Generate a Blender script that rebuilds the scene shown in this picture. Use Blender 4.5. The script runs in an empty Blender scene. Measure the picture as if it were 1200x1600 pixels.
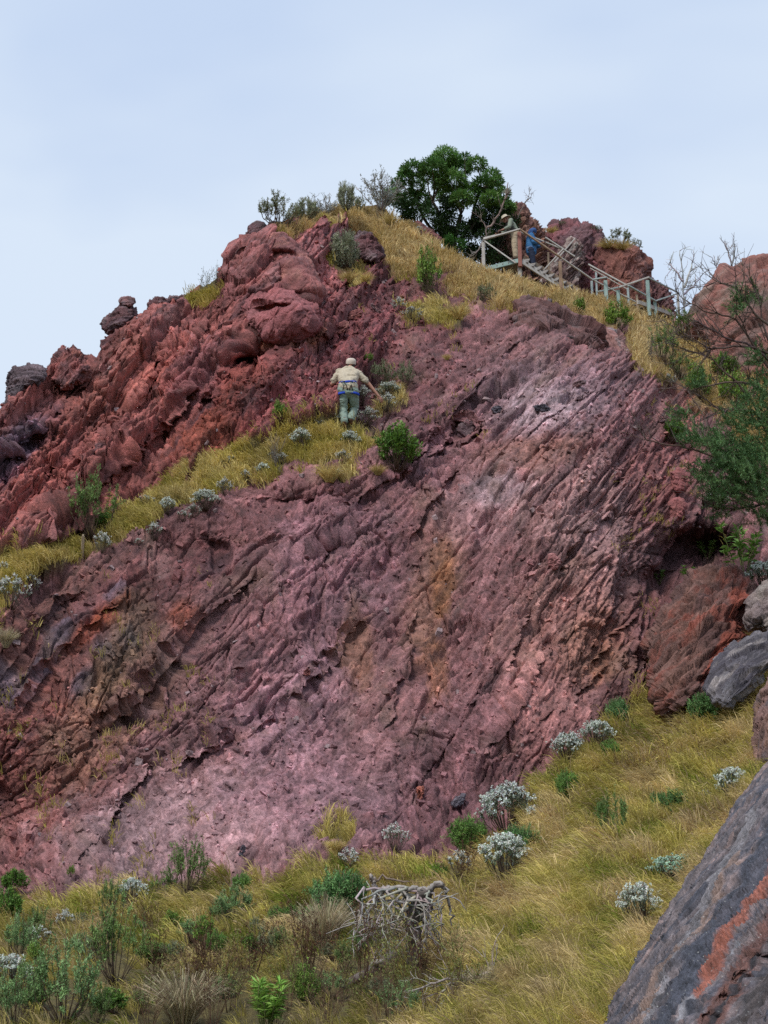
import bpy, bmesh, math, random
import numpy as np
from mathutils import Vector, Matrix, Euler

# ------------------------------------------------------------ camera, sky, sun
C = bpy.context.scene.collection
scene = bpy.context.scene
PITCH = math.radians(16.0)
F = 2198.0                                  # focal length in photo pixels (photo 1200 x 1600)
cam_data = bpy.data.cameras.new('camera')
cam_data.sensor_fit = 'VERTICAL'; cam_data.sensor_height = 24.0
cam_data.lens = 24.0 * F / 1600.0
cam_data.clip_start = 0.1; cam_data.clip_end = 5000
cam = bpy.data.objects.new('camera', cam_data); C.objects.link(cam)
cam.location = (0, 0, 0); cam.rotation_euler = (math.radians(90) + PITCH, 0, 0)
scene.camera = cam
scene.view_settings.view_transform = 'Standard'; scene.view_settings.look = 'None'
scene.view_settings.exposure = 0.22; scene.view_settings.gamma = 1.0
scene.render.engine = 'CYCLES'
scene.cycles.max_bounces = 4; scene.cycles.diffuse_bounces = 3
scene.cycles.transparent_max_bounces = 4; scene.cycles.use_denoising = False
scene.cycles.caustics_reflective = False; scene.cycles.caustics_refractive = False

SUN_EL, SUN_ROT = math.radians(52), math.radians(215)
w = bpy.data.worlds.new('World'); scene.world = w; w.use_nodes = True
nt = w.node_tree; nt.nodes.clear()
N = nt.nodes.new; L = nt.links.new
wo = N('ShaderNodeOutputWorld'); bg = N('ShaderNodeBackground'); bg.inputs[1].default_value = 0.1
sky = N('ShaderNodeTexSky'); sky.sky_type = 'NISHITA'; sky.sun_disc = False
sky.sun_elevation = SUN_EL; sky.sun_rotation = SUN_ROT; sky.air_density = 1.0; sky.dust_density = 1.5
tc = N('ShaderNodeTexCoord'); mp = N('ShaderNodeMapping'); mp.inputs['Scale'].default_value = (1.0, 1.0, 2.2)
L(tc.outputs['Generated'], mp.inputs[0])
nz = N('ShaderNodeTexNoise'); nz.inputs['Scale'].default_value = 1.7; nz.inputs['Detail'].default_value = 4
nz.inputs['Roughness'].default_value = 0.45; nz.inputs['Distortion'].default_value = 0.3
L(mp.outputs[0], nz.inputs['Vector'])
cr = N('ShaderNodeValToRGB')               # overcast veil: cloud radiance
cr.color_ramp.elements[0].position = 0.43; cr.color_ramp.elements[0].color = (5.25, 6.35, 8.2, 1)
cr.color_ramp.elements[1].position = 0.57; cr.color_ramp.elements[1].color = (6.5, 7.45, 8.7, 1)
L(nz.outputs['Fac'], cr.inputs[0])
mx = N('ShaderNodeMix'); mx.data_type = 'RGBA'; mx.inputs[0].default_value = 0.9
L(sky.outputs[0], mx.inputs[6]); L(cr.outputs[0], mx.inputs[7])
L(mx.outputs[2], bg.inputs[0]); L(bg.outputs[0], wo.inputs[0])

sd = bpy.data.lights.new('sun', 'SUN'); sd.energy = 2.5; sd.angle = math.radians(16); sd.color = (1.0, 0.96, 0.9)
sun = bpy.data.objects.new('sun', sd); C.objects.link(sun)
# the light comes from the upper left, a little behind the camera
sdir = Vector((math.sin(SUN_ROT) * math.cos(SUN_EL), math.cos(SUN_ROT) * math.cos(SUN_EL), math.sin(SUN_EL)))
sun.rotation_euler = sdir.to_track_quat('Z', 'Y').to_euler()

# ------------------------------------------------------------ maths helpers
CP, SP = math.cos(PITCH), math.sin(PITCH)
def world(u, v, d):
    u = np.asarray(u, float); v = np.asarray(v, float); d = np.asarray(d, float)
    x = (u - 600) / F * d; y = (800 - v) / F * d
    return np.stack([x, d * CP - y * SP, d * SP + y * CP], -1)
def project(p):
    p = np.asarray(p, float)
    d = p[..., 1] * CP + p[..., 2] * SP
    y = -p[..., 1] * SP + p[..., 2] * CP
    return 600 + p[..., 0] / d * F, 800 - y / d * F, d

def h2(ix, iy, s=0):
    n = (ix.astype(np.int64) * 374761393 + iy.astype(np.int64) * 668265263 + s * 974634777) & 0xFFFFFFFF
    n = ((n ^ (n >> 13)) * 1274126177) & 0xFFFFFFFF
    n = n ^ (n >> 16)
    n = (n * 2246822519) & 0xFFFFFFFF
    n = n ^ (n >> 15)
    return (n & 0xFFFFFF) / float(0xFFFFFF)
def noise2(x, y, s=0):
    ix = np.floor(x); iy = np.floor(y); fx = x - ix; fy = y - iy
    wx = fx * fx * fx * (fx * (fx * 6 - 15) + 10); wy = fy * fy * fy * (fy * (fy * 6 - 15) + 10)
    def g(dx, dy):
        a = h2(ix + dx, iy + dy, s) * 6.2831853
        return np.cos(a) * (fx - dx) + np.sin(a) * (fy - dy)
    a = g(0, 0) * (1 - wx) + g(1, 0) * wx
    b = g(0, 1) * (1 - wx) + g(1, 1) * wx
    return (a * (1 - wy) + b * wy) * 1.5
def fbm2(x, y, s=0, o=4, r=0.5):
    t = 0; a = 1.0; n = 0
    for i in range(o):
        t = t + a * noise2(x, y, s + i * 17); n += a; a *= r; x = x * 2.03 + 5.1; y = y * 2.03 + 1.7
    return t / n
def ridged2(x, y, s=0, o=3, r=0.5):
    t = 0; a = 1.0; n = 0
    for i in range(o):
        t = t + a * (1 - np.abs(noise2(x, y, s + i * 13)) * 2); n += a; a *= r; x = x * 2.1 + 3.3; y = y * 2.1 + 8.1
    return t / n
def chips2(x, y, s=0):
    """voronoi cells, each a tilted flat facet: returns facet height, cell random, edge distance"""
    ix = np.floor(x); iy = np.floor(y)
    f1 = np.full(x.shape, 9.0); f2 = np.full(x.shape, 9.0)
    hh = np.zeros(x.shape); rr = np.zeros(x.shape)
    for dx in (-1, 0, 1):
        for dy in (-1, 0, 1):
            cx = ix + dx; cy = iy + dy
            px = cx + 0.1 + 0.8 * h2(cx, cy, s); py = cy + 0.1 + 0.8 * h2(cx, cy, s + 1)
            ex = x - px; ey = y - py; dd = ex * ex + ey * ey
            r = h2(cx, cy, s + 2); tx = h2(cx, cy, s + 3) - 0.5; ty = h2(cx, cy, s + 4) - 0.5
            h = r - 0.5 + 1.3 * (tx * ex + ty * ey)
            near = dd < f1
            f2 = np.where(near, f1, np.minimum(f2, dd))
            hh = np.where(near, h, hh); rr = np.where(near, r, rr); f1 = np.where(near, dd, f1)
    return hh, rr, np.sqrt(f2) - np.sqrt(f1)
def h3(ix, iy, iz, s=0):
    n = (ix.astype(np.int64) * 374761393 + iy.astype(np.int64) * 668265263 + iz.astype(np.int64) * 1440662683 + s * 974634777) & 0xFFFFFFFF
    n = ((n ^ (n >> 13)) * 1274126177) & 0xFFFFFFFF
    n = n ^ (n >> 16); n = (n * 2246822519) & 0xFFFFFFFF; n = n ^ (n >> 15)
    return (n & 0xFFFFFF) / float(0xFFFFFF)
def noise3(p, s=0):
    i = np.floor(p); f = p - i; wv = f * f * (3 - 2 * f); r = 0
    for dx in (0, 1):
        for dy in (0, 1):
            for dz in (0, 1):
                k = h3(i[:, 0] + dx, i[:, 1] + dy, i[:, 2] + dz, s) * 2 - 1
                r = r + k * (wv[:, 0] if dx else 1 - wv[:, 0]) * (wv[:, 1] if dy else 1 - wv[:, 1]) * (wv[:, 2] if dz else 1 - wv[:, 2])
    return r
def fbm3(p, s=0, o=4, r=0.5):
    t = 0; a = 1.0; n = 0
    for i in range(o):
        t = t + a * noise3(p, s + i * 7); n += a; a *= r; p = p * 2.03 + 7.7
    return t / n
def vor3(p, s=0):
    i = np.floor(p); f1 = np.full(len(p), 9.0); hh = np.zeros(len(p)); rr = np.zeros(len(p))
    for dx in (-1, 0, 1):
        for dy in (-1, 0, 1):
            for dz in (-1, 0, 1):
                c = i + np.array([dx, dy, dz])
                o = [h3(c[:, 0], c[:, 1], c[:, 2], s + k) for k in range(4)]
                e = p - c - np.stack(o[:3], -1)
                dd = (e * e).sum(1); near = dd < f1
                h = o[3] - 0.5 + 0.9 * ((o[0] - .5) * e[:, 0] + (o[1] - .5) * e[:, 1] + (o[2] - .5) * e[:, 2])
                hh = np.where(near, h, hh); rr = np.where(near, o[3], rr); f1 = np.where(near, dd, f1)
    return hh, rr
def sm(a, b, x):
    t = np.clip((x - a) / (b - a), 0, 1); return t * t * (3 - 2 * t)
def inpoly(u, v, poly):
    r = np.zeros(np.shape(u), bool); n = len(poly)
    for i in range(n):
        x1, y1 = poly[i]; x2, y2 = poly[(i + 1) % n]
        if y1 == y2: continue
        c = ((y1 > v) != (y2 > v)) & (u < (x2 - x1) * (v - y1) / (y2 - y1) + x1)
        r ^= c
    return r
def linedist(u, v, pts):
    """distance to a polyline, signed (positive below/right of it), and position along it 0..1"""
    best = np.full(np.shape(u), 1e9); side = np.zeros(np.shape(u)); al = np.zeros(np.shape(u)); n = len(pts) - 1
    for i in range(n):
        x1, y1 = pts[i]; x2, y2 = pts[i + 1]; dx, dy = x2 - x1, y2 - y1; l2 = dx * dx + dy * dy
        t = np.clip(((u - x1) * dx + (v - y1) * dy) / l2, 0, 1)
        ex = u - x1 - t * dx; ey = v - y1 - t * dy; d = np.hypot(ex, ey)
        s = np.sign(dx * (v - y1) - dy * (u - x1)); near = d < best
        side = np.where(near, s, side); al = np.where(near, (i + t) / n, al); best = np.where(near, d, best)
    return best, side, al

# ------------------------------------------------------------ mesh helpers
def make_mesh(name, verts, quads=None, tris=None, cols=None, smooth=True):
    verts = np.asarray(verts, np.float32).reshape(-1, 3)
    fs = []
    if quads is not None and len(quads): fs.append((np.asarray(quads, np.int32).reshape(-1, 4), 4))
    if tris is not None and len(tris): fs.append((np.asarray(tris, np.int32).reshape(-1, 3), 3))
    me = bpy.data.meshes.new(name)
    me.vertices.add(len(verts)); me.vertices.foreach_set('co', verts.ravel())
    nl = sum(len(f) * k for f, k in fs); npoly = sum(len(f) for f, k in fs)
    me.loops.add(nl); me.polygons.add(npoly)
    me.loops.foreach_set('vertex_index', np.concatenate([f.ravel() for f, k in fs]))
    st = []; o = 0
    for f, k in fs:
        st.append(o + np.arange(len(f), dtype=np.int32) * k); o += len(f) * k
    me.polygons.foreach_set('loop_start', np.concatenate(st).astype(np.int32))
    me.polygons.foreach_set('use_smooth', np.full(npoly, smooth, bool))
    me.update(calc_edges=True)
    if cols is not None:
        a = me.color_attributes.new('tint', 'FLOAT_COLOR', 'POINT')
        c = np.ones((len(verts), 4), np.float32); c[:, :3] = cols
        a.data.foreach_set('color', c.ravel())
    me.validate()
    return me
def link(name, me, m=None, parent=None, loc=None):
    o = bpy.data.objects.new(name, me); C.objects.link(o)
    if m is not None: me.materials.append(m) if not len(me.materials) else None
    if parent is not None: o.parent = parent
    if loc is not None: o.location = loc
    return o
def tag(o, label=None, cat=None, group=None, kind=None):
    if label: o['label'] = label
    if cat: o['category'] = cat
    if group: o['group'] = group
    if kind: o['kind'] = kind
    return o
def empty(name, loc=(0, 0, 0), rz=0):
    o = bpy.data.objects.new(name, None); C.objects.link(o); o.location = loc; o.rotation_euler = (0, 0, rz)
    o.empty_display_size = 0.1
    return o
def copy_tree(o, parent=None):
    c = o.copy(); C.objects.link(c); c.parent = parent
    for ch in o.children: copy_tree(ch, c)
    return c

# ------------------------------------------------------------ materials
def mat(name):
    m = bpy.data.materials.new(name); m.use_nodes = True
    nt = m.node_tree; b = nt.nodes['Principled BSDF']
    return m, nt, b
def node(nt, t, **k):
    n = nt.nodes.new(t)
    for a, v in k.items(): setattr(n, a, v)
    return n
def mixc(nt, f, a, b, blend='MIX'):
    m = node(nt, 'ShaderNodeMix', data_type='RGBA', blend_type=blend)
    for i, x in ((0, f), (6, a), (7, b)):
        if isinstance(x, (int, float)): m.inputs[i].default_value = x
        elif isinstance(x, tuple): m.inputs[i].default_value = x if len(x) == 4 else x + (1,)
        else: nt.links.new(x, m.inputs[i])
    return m.outputs[2]
def ramp(nt, x, a, b, ca=(0, 0, 0, 1), cb=(1, 1, 1, 1)):
    r = node(nt, 'ShaderNodeValToRGB'); r.color_ramp.elements[0].position = a; r.color_ramp.elements[1].position = b
    r.color_ramp.elements[0].color = ca; r.color_ramp.elements[1].color = cb
    nt.links.new(x, r.inputs[0]); return r.outputs[0]
def tnoise(nt, vec, scale, det=5, rough=0.6, dist=0.0):
    n = node(nt, 'ShaderNodeTexNoise'); n.inputs['Scale'].default_value = scale; n.inputs['Detail'].default_value = det
    n.inputs['Roughness'].default_value = rough; n.inputs['Distortion'].default_value = dist
    nt.links.new(vec, n.inputs['Vector']); return n.outputs['Fac']
def tint_mat(name, rough=0.75, hue=0.0, spec=0.3, transl=0.0, noise=(0, 0)):
    """colour from the mesh's own 'tint' (petal, leaf and blade colours) broken up by noise"""
    m, nt, b = mat(name)
    a = node(nt, 'ShaderNodeVertexColor', layer_name='tint'); col = a.outputs[0]
    g = node(nt, 'ShaderNodeNewGeometry')
    n = tnoise(nt, g.outputs['Position'], noise[0] or 3.0, 3)
    col = mixc(nt, 1.0, col, ramp(nt, n, 0.3, 0.7, (0.72, 0.72, 0.72, 1), (1.25, 1.25, 1.25, 1)), 'MULTIPLY')
    nt.links.new(col, b.inputs['Base Color'])
    b.inputs['Roughness'].default_value = rough; b.inputs['Specular IOR Level'].default_value = spec
    if transl:
        t = node(nt, 'ShaderNodeBsdfTranslucent'); nt.links.new(col, t.inputs[0])
        ms = node(nt, 'ShaderNodeMixShader'); ms.inputs[0].default_value = transl
        nt.links.new(b.outputs[0], ms.inputs[1]); nt.links.new(t.outputs[0], ms.inputs[2])
        nt.links.new(ms.outputs[0], nt.nodes['Material Output'].inputs[0])
    return m
def flat_mat(name, c1, c2, scale=6.0, rough=0.7, bump=0.2, metal=0.0, stretch=(1, 1, 1), spec=0.4):
    m, nt, b = mat(name)
    t = node(nt, 'ShaderNodeTexCoord'); mp = node(nt, 'ShaderNodeMapping'); mp.inputs['Scale'].default_value = stretch
    nt.links.new(t.outputs['Object'], mp.inputs[0])
    n = tnoise(nt, mp.outputs[0], scale, 6, 0.65)
    nt.links.new(mixc(nt, ramp(nt, n, 0.35, 0.65), c1, c2), b.inputs['Base Color'])
    b.inputs['Roughness'].default_value = rough; b.inputs['Metallic'].default_value = metal
    b.inputs['Specular IOR Level'].default_value = spec
    bp = node(nt, 'ShaderNodeBump'); bp.inputs['Strength'].default_value = bump; bp.inputs['Distance'].default_value = 0.02
    n2 = tnoise(nt, mp.outputs[0], scale * 4, 4, 0.7); nt.links.new(n2, bp.inputs['Height'])
    nt.links.new(bp.outputs[0], b.inputs['Normal'])
    return m
def rock_mat(name, fine=1.0, streak=(1, 1, 1), rot=(0, 0, 0), specks=0.0, rough=(0.45, 0.8), bump=0.6, streakiness=0.35):
    """rock: tint attribute x stretched mineral streaks x fine grain, pale lichen specks, wet sheen, bump"""
    m, nt, b = mat(name)
    a = node(nt, 'ShaderNodeVertexColor', layer_name='tint'); col = a.outputs[0]
    g = node(nt, 'ShaderNodeNewGeometry')
    mp = node(nt, 'ShaderNodeMapping'); mp.inputs['Rotation'].default_value = rot; mp.inputs['Scale'].default_value = streak
    nt.links.new(g.outputs['Position'], mp.inputs[0])
    n1 = tnoise(nt, mp.outputs[0], 3.0 * fine, 8, 0.7, 0.4)
    n2 = tnoise(nt, g.outputs['Position'], 22.0 * fine, 6, 0.8)
    lo, hi = 1 - streakiness, 1 + streakiness
    col = mixc(nt, 1.0, col, ramp(nt, n1, 0.32, 0.68, (lo, lo, lo, 1), (hi, hi * .97, hi * .95, 1)), 'MULTIPLY')
    col = mixc(nt, 1.0, col, ramp(nt, n2, 0.34, 0.66, (0.72, 0.70, 0.71, 1), (1.72, 1.70, 1.68, 1)), 'MULTIPLY')
    if specks:
        v = node(nt, 'ShaderNodeTexVoronoi'); v.inputs['Scale'].default_value = 14 * fine
        nt.links.new(g.outputs['Position'], v.inputs['Vector'])
        sp = ramp(nt, v.outputs['Distance'], 0.10, 0.2, (1, 1, 1, 1), (0, 0, 0, 1))
        n3 = tnoise(nt, g.outputs['Position'], 2.5 * fine, 4)
        k = node(nt, 'ShaderNodeMath', operation='MULTIPLY'); nt.links.new(sp, k.inputs[0])
        nt.links.new(ramp(nt, n3, 0.5, 0.62), k.inputs[1])
        k2 = node(nt, 'ShaderNodeMath', operation='MULTIPLY'); nt.links.new(k.outputs[0], k2.inputs[0]); k2.inputs[1].default_value = specks
        col = mixc(nt, k2.outputs[0], col, (0.42, 0.42, 0.40))
    nt.links.new(col, b.inputs['Base Color'])
    rr = node(nt, 'ShaderNodeMapRange'); rr.inputs[1].default_value = 0.35; rr.inputs[2].default_value = 0.65
    rr.inputs[3].default_value = rough[0]; rr.inputs[4].default_value = rough[1]
    nt.links.new(tnoise(nt, g.outputs['Position'], 1.1, 5, 0.6), rr.inputs[0]); nt.links.new(rr.outputs[0], b.inputs['Roughness'])
    b.inputs['Specular IOR Level'].default_value = 0.35
    bp = node(nt, 'ShaderNodeBump'); bp.inputs['Strength'].default_value = bump; bp.inputs['Distance'].default_value = 0.06 / fine
    ad = node(nt, 'ShaderNodeMath', operation='ADD'); nt.links.new(n1, ad.inputs[0]); nt.links.new(n2, ad.inputs[1])
    nt.links.new(ad.outputs[0], bp.inputs['Height']); nt.links.new(bp.outputs[0], b.inputs['Normal'])
    return m

# ------------------------------------------------------------ the hillside
RIDGE = [(-6000, 900), (-500, 800), (-120, 700), (0, 645), (15, 628), (30, 612), (60, 596), (75, 586), (84, 556), (100, 545), (118, 540), (130, 552), (142, 548), (152, 556),
         (160, 528), (170, 518), (185, 510), (200, 502), (235, 486), (250, 474), (280, 470), (300, 457), (320, 446), (340, 430), (352, 392), (375, 375), (400, 365),
         (420, 352), (450, 345), (480, 338), (540, 322), (600, 320), (620, 345), (645, 356), (672, 372), (688, 394), (710, 408), (735, 420), (760, 428), (790, 438), (830, 448),
         (880, 458), (930, 470), (1000, 482), (1060, 494), (1100, 500), (1200, 515), (1400, 540), (7000, 700)]
CTRL = [  # photo u, v, distance in metres
 (-200,1750,8.6),(0,1750,8.8),(300,1750,8.8),(600,1750,8.6),(900,1750,7.6),(1250,1750,6.2),
 (-100,1600,11.5),(150,1600,11.8),(450,1600,11.8),(700,1600,11.2),(900,1600,9.6),(1150,1600,8.0),(1400,1600,7.5),
 (-100,1480,16),(300,1480,15.5),(600,1480,15),(800,1480,14),(950,1480,13),(1150,1450,11.5),(1400,1450,11),
 (-200,1400,20),(0,1400,19.6),(300,1375,19.8),(600,1355,20.3),(750,1340,20.6),(850,1320,19.5),(1000,1300,18.5),(1150,1300,17),(1400,1300,16),
 (850,1215,23.6),(1000,1115,26),(1150,1110,24.6),(1200,1200,20.5),(1400,1100,24),
 (-200,1150,22.4),(0,1150,22.6),(200,1150,23.3),(400,1150,23.8),(600,1150,24),(800,1150,24),(900,1050,26),
 (-200,950,25.2),(0,945,25.4),(200,870,27.6),(350,800,29),(500,765,30),(400,950,27),(600,950,27.6),(750,950,27.4),(900,900,28.6),
 (-200,880,27),(0,860,27.2),(200,790,29.3),(300,725,30.6),(440,670,31.6),(540,655,32),
 (600,720,31.2),(700,700,31.6),(800,700,31.8),(900,700,32.2),(1000,700,33.2),(1000,850,30.4),(1060,780,32),
 (1100,900,30.4),(1200,900,29),(1400,900,29),(1100,1060,27),(1200,1040,26),(1150,800,33),(1400,750,35),
 (1100,650,37),(1200,650,37.5),(1400,600,42),
 (-200,760,28.6),(0,740,29),(100,650,31),(200,600,32.4),(300,560,33.2),(150,540,33),(250,478,35),(0,660,30),
 (340,450,35.5),(400,370,38),(420,520,34.6),(500,600,33.2),(600,560,35),(560,450,38.4),(500,345,42.5),(600,325,45),(640,420,41.5),
 (700,480,38.6),(800,480,38.2),(760,400,44),(700,350,46),(800,550,35.6),(900,560,35.8),(900,490,39.5),(980,560,37.6),(1000,600,36.6),
 (900,462,43.8),(1000,480,45.4),(830,440,43.4),(1060,494,46),(1200,515,46.5),(1060,560,41),(1400,540,47)]
cp = np.array(CTRL, float); CU, CV, CD = cp[:, 0] / 600, cp[:, 1] / 600, np.log(cp[:, 2])
def tps(r2): return np.where(r2 > 1e-12, r2 * np.log(np.maximum(r2, 1e-12)), 0)
K = tps((CU[:, None] - CU) ** 2 + (CV[:, None] - CV) ** 2) + np.eye(len(CU)) * 0.01
Pm = np.stack([np.ones_like(CU), CU, CV], 1)
A = np.block([[K, Pm], [Pm.T, np.zeros((3, 3))]])
sol = np.linalg.solve(A, np.concatenate([CD, np.zeros(3)])); WT = sol[:-3]; AF = sol[-3:]
def base_depth(u, v):
    uu = np.clip(u, -200, 1400) / 600; vv = np.asarray(v) / 600
    t = AF[0] + AF[1] * uu + AF[2] * vv
    for i in range(len(CU)): t = t + WT[i] * tps((uu - CU[i]) ** 2 + (vv - CV[i]) ** 2)
    return np.exp(t)

MARG = 70
ui = np.linspace(-MARG, 1200 + MARG, 1000)
g1 = np.geomspace(3, 4500, 60)
US = np.concatenate([-MARG - g1[::-1], ui, 1200 + MARG + g1])
rx = np.array([r[0] for r in RIDGE]); ry = np.array([r[1] for r in RIDGE])
ridge = np.interp(US, rx, ry)
rocky = np.interp(US, [-100, 340, 380, 420], [1, 1, .6, 0])
ridge0 = ridge
ridge = ridge + rocky * (noise2(US / 23, US * 0 + 3.1, 5) * 7 + noise2(US / 7, US * 0 + 9.1, 6) * 3) + (1 - rocky) * noise2(US / 30, US * 0 + 1, 7) * 3
NR = 1050
T = np.linspace(0, 1, NR) ** 0.96
U, _ = np.meshgrid(US, T); kr = np.hanning(161); kr /= kr.sum(); rs = np.convolve(np.pad(ridge0, 80, mode='edge'), kr, 'valid')
rs = np.minimum(rs, 900)
V = rs[None, :] + (1750 - rs[None, :]) * T[:, None]
V = V + (ridge0 - rs)[None, :] * np.exp(-(V - rs[None, :]) / 120)
V = V + (ridge - ridge0)[None, :] * np.exp(-(np.maximum(V - ridge0[None, :], 0) / 14) ** 2)
D = base_depth(U, V)

# grassed parts of the hill (outlines in photo pixels)
G_LEDGE = [(-400,900),(0,872),(60,862),(120,842),(200,800),(250,762),(290,738),(380,702),(440,680),(500,655),(530,648),(585,662),(588,694),(552,716),(530,732),(490,738),(440,742),(400,750),(340,772),(290,796),(240,822),(190,842),(130,862),(70,884),(20,912),(-20,980),(-400,1060)]
G_TOP = [(398,300),(1700,300),(1700,770),(1200,730),(1150,690),(1112,642),(1050,602),(1000,580),(985,535),(930,508),(880,486),(800,478),(770,482),(735,462),(690,446),(620,428),(598,390),(572,362),(540,352),(500,362),(440,376),(420,368)]
G_TOP2 = [(282,474),(296,456),(340,436),(340,462),(318,474)]
G_PATCH = [[(515,395),(566,395),(572,418),(520,420)],[(533,425),(575,428),(570,452),(536,448)],[(620,478),(700,470),(735,480),(720,505),(640,505)],[(1000,1040),(1010,1040),(1005,1050)],
           [(592,590),(636,600),(640,622),(600,640),(588,625)],[(500,730),(560,735),(540,762),(500,755)],[(505,1300),(545,1298),(540,1330),(505,1335)],[(1150,1000),(1210,965),(1210,1020),(1160,1020)]]
G_FORE = [(-4600,1440),(-100,1415),(0,1425),(60,1418),(110,1420),(150,1398),(200,1388),(240,1385),(300,1372),(360,1385),(430,1392),(480,1375),(530,1360),(600,1368),(650,1348),(735,1352),(775,1310),(822,1262),(870,1205),(905,1180),(950,1140),(975,1112),(1010,1100),(1080,1118),(1110,1110),(1150,1090),(1200,1070),(1700,980),(4600,900),(4600,1800),(-4600,1800)]
wu = U + 9 * noise2(U / 24, V / 24, 31) + 5 * noise2(U / 8, V / 8, 32)
wv = V + 9 * noise2(U / 24, V / 24, 33) + 6 * noise2(U / 7, V / 7, 34)
gm = np.zeros(U.shape, bool)
for P in [G_LEDGE, G_TOP, G_TOP2, G_FORE] + G_PATCH: gm |= inpoly(wu, wv, P)
fore = inpoly(wu, wv, G_FORE); gtop = inpoly(wu, wv, G_TOP)
bare = (noise2(U / 40, V / 30, 77) > 0.42) & ~fore
gm &= ~bare
def blur(a, n=2):
    a = a.astype(float)
    for _ in range(n):
        a[1:-1] = (a[:-2] + a[1:-1] * 2 + a[2:]) / 4; a[:, 1:-1] = (a[:, :-2] + a[:, 1:-1] * 2 + a[:, 2:]) / 4
    return a
GM = blur(gm, 3)

# soft hollows and swellings of the hill: u, v, ru, rv, metres (positive = further in)
for (a, b, ru, rv, m) in [(420,520,60,30,.5),(420,420,60,60,-.6),(1090,860,60,45,.6),(1030,905,40,25,.5),(1010,1040,24,22,.8),(690,560,50,60,-.3),
                          (850,800,150,170,-.5),(250,640,40,60,.5),(115,790,45,30,.7),(690,690,30,45,.3),(722,665,18,20,.25),(560,880,80,60,.25),(1060,1090,60,30,.6),(870,520,70,30,-.5),
                          (330,860,90,22,.35),(450,790,80,20,.5),(640,1290,70,30,.2),(120,850,40,16,.4)]:
    D = D + m * np.exp(-((U - a) / ru) ** 2 - ((V - b) / rv) ** 2)
for (a, b, ru, rv, m) in [(396,564,30,24,2.4),(1105,868,62,40,1.5),(1050,905,34,14,.5),(690,700,16,24,.2),(724,668,12,14,.3),(1080,470,1,1,0)]:
    D = D + m * np.exp(-(((U - a) / ru) ** 2 + ((V - b) / rv) ** 2) ** 2)
# ledges and cracks: polyline, depth, falloff px  (the rock below the line is recessed, shading back)
wu2 = U + 8 * noise2(U / 30, V / 30, 51) + 2 * noise2(U / 9, V / 9, 52); wv2 = V + 8 * noise2(U / 30, V / 30, 53) + 2 * noise2(U / 9, V / 9, 54)
STEPS = [([(137,1150),(225,1092),(308,980),(400,900),(520,850),(560,830)],.36,13),([(267,1200),(354,1167),(380,1120)],.3,11),([(162,1300),(205,1235),(240,1190)],.3,12),
         ([(110,1360),(170,1290),(190,1250)],.25,14),([(480,1060),(520,1030),(575,950)],.35,9),([(760,1175),(800,1115),(870,985)],.4,10),([(798,1050),(812,1000),(832,955)],.35,10),
         ([(840,1130),(900,1085),(960,1040)],.25,9),([(640,720),(690,700),(730,650)],.3,22),([(720,690),(745,660)],.4,12),([(530,800),(600,750),(640,730),(700,660),(780,560)],.35,16),
         ([(170,668),(225,610),(262,552),(330,500)],.65,20),([(190,720),(240,690),(290,640),(300,600)],.5,20),([(60,760),(140,700),(170,668)],.4,18),([(40,830),(110,780),(170,752),(200,700)],.7,22),
         ([(60,860),(120,830),(190,790)],.3,12),([(0,720),(40,690),(90,640),(150,590)],.35,14),([(345,590),(380,545),(420,520)],.5,18),([(0,1050),(60,980),(130,920)],.3,16),
         ([(30,1120),(80,1040),(140,980),(200,930)],.25,14),([(780,560),(850,500),(900,480)],.2,12),([(1080,830),(1100,790),(1120,760)],.5,16),([(1000,1010),(1040,960),(1075,905)],.5,16),
         ([(640,1240),(700,1150),(760,1060)],.2,12),([(560,1200),(610,1120),(650,1020),(655,930)],.22,14),([(400,1140),(440,1110),(470,1070)],.22,9),([(930,1050),(960,1000),(1000,960)],.25,10),
         ([(880,900),(900,850),(960,800)],.2,10),([(820,690),(870,640),(960,600)],.2,12),([(1060,720),(1090,690),(1110,660)],.3,12),([(640,850),(680,780),(720,720)],.25,12),
         ([(310,640),(350,600),(370,560)],.35,12),([(440,560),(500,540),(560,500)],.25,14),([(500,470),(560,440),(640,430)],.2,12),([(410,395),(480,372),(560,360),(610,400)],.25,12)]
for pts, m, wpx in STEPS:
    d_, s_, a_ = linedist(wu2, wv2, pts)
    # orientation: make 'positive' mean below the line
    sg = s_ if pts[-1][0] > pts[0][0] else -s_
    fade = sm(0, .12, a_) * sm(1, .88, a_)
    D = D + .62 * m * fade * np.where(sg > 0, np.exp(-d_ / wpx), -0.25 * np.exp(-d_ / (wpx * 1.2)))

P0 = world(U, V, blur(D, 3))
# grid normals
def gnormals(P):
    du = np.empty_like(P); dv = np.empty_like(P)
    du[:, 1:-1] = P[:, 2:] - P[:, :-2]; du[:, 0] = P[:, 1] - P[:, 0]; du[:, -1] = P[:, -1] - P[:, -2]
    dv[1:-1] = P[2:] - P[:-2]; dv[0] = P[1] - P[0]; dv[-1] = P[-1] - P[-2]
    n = np.cross(dv, du); n /= np.maximum(np.linalg.norm(n, axis=-1, keepdims=True), 1e-9)
    return n
Ds = D.copy()
Nn = gnormals(world(U, V, blur(D, 12)))
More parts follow.
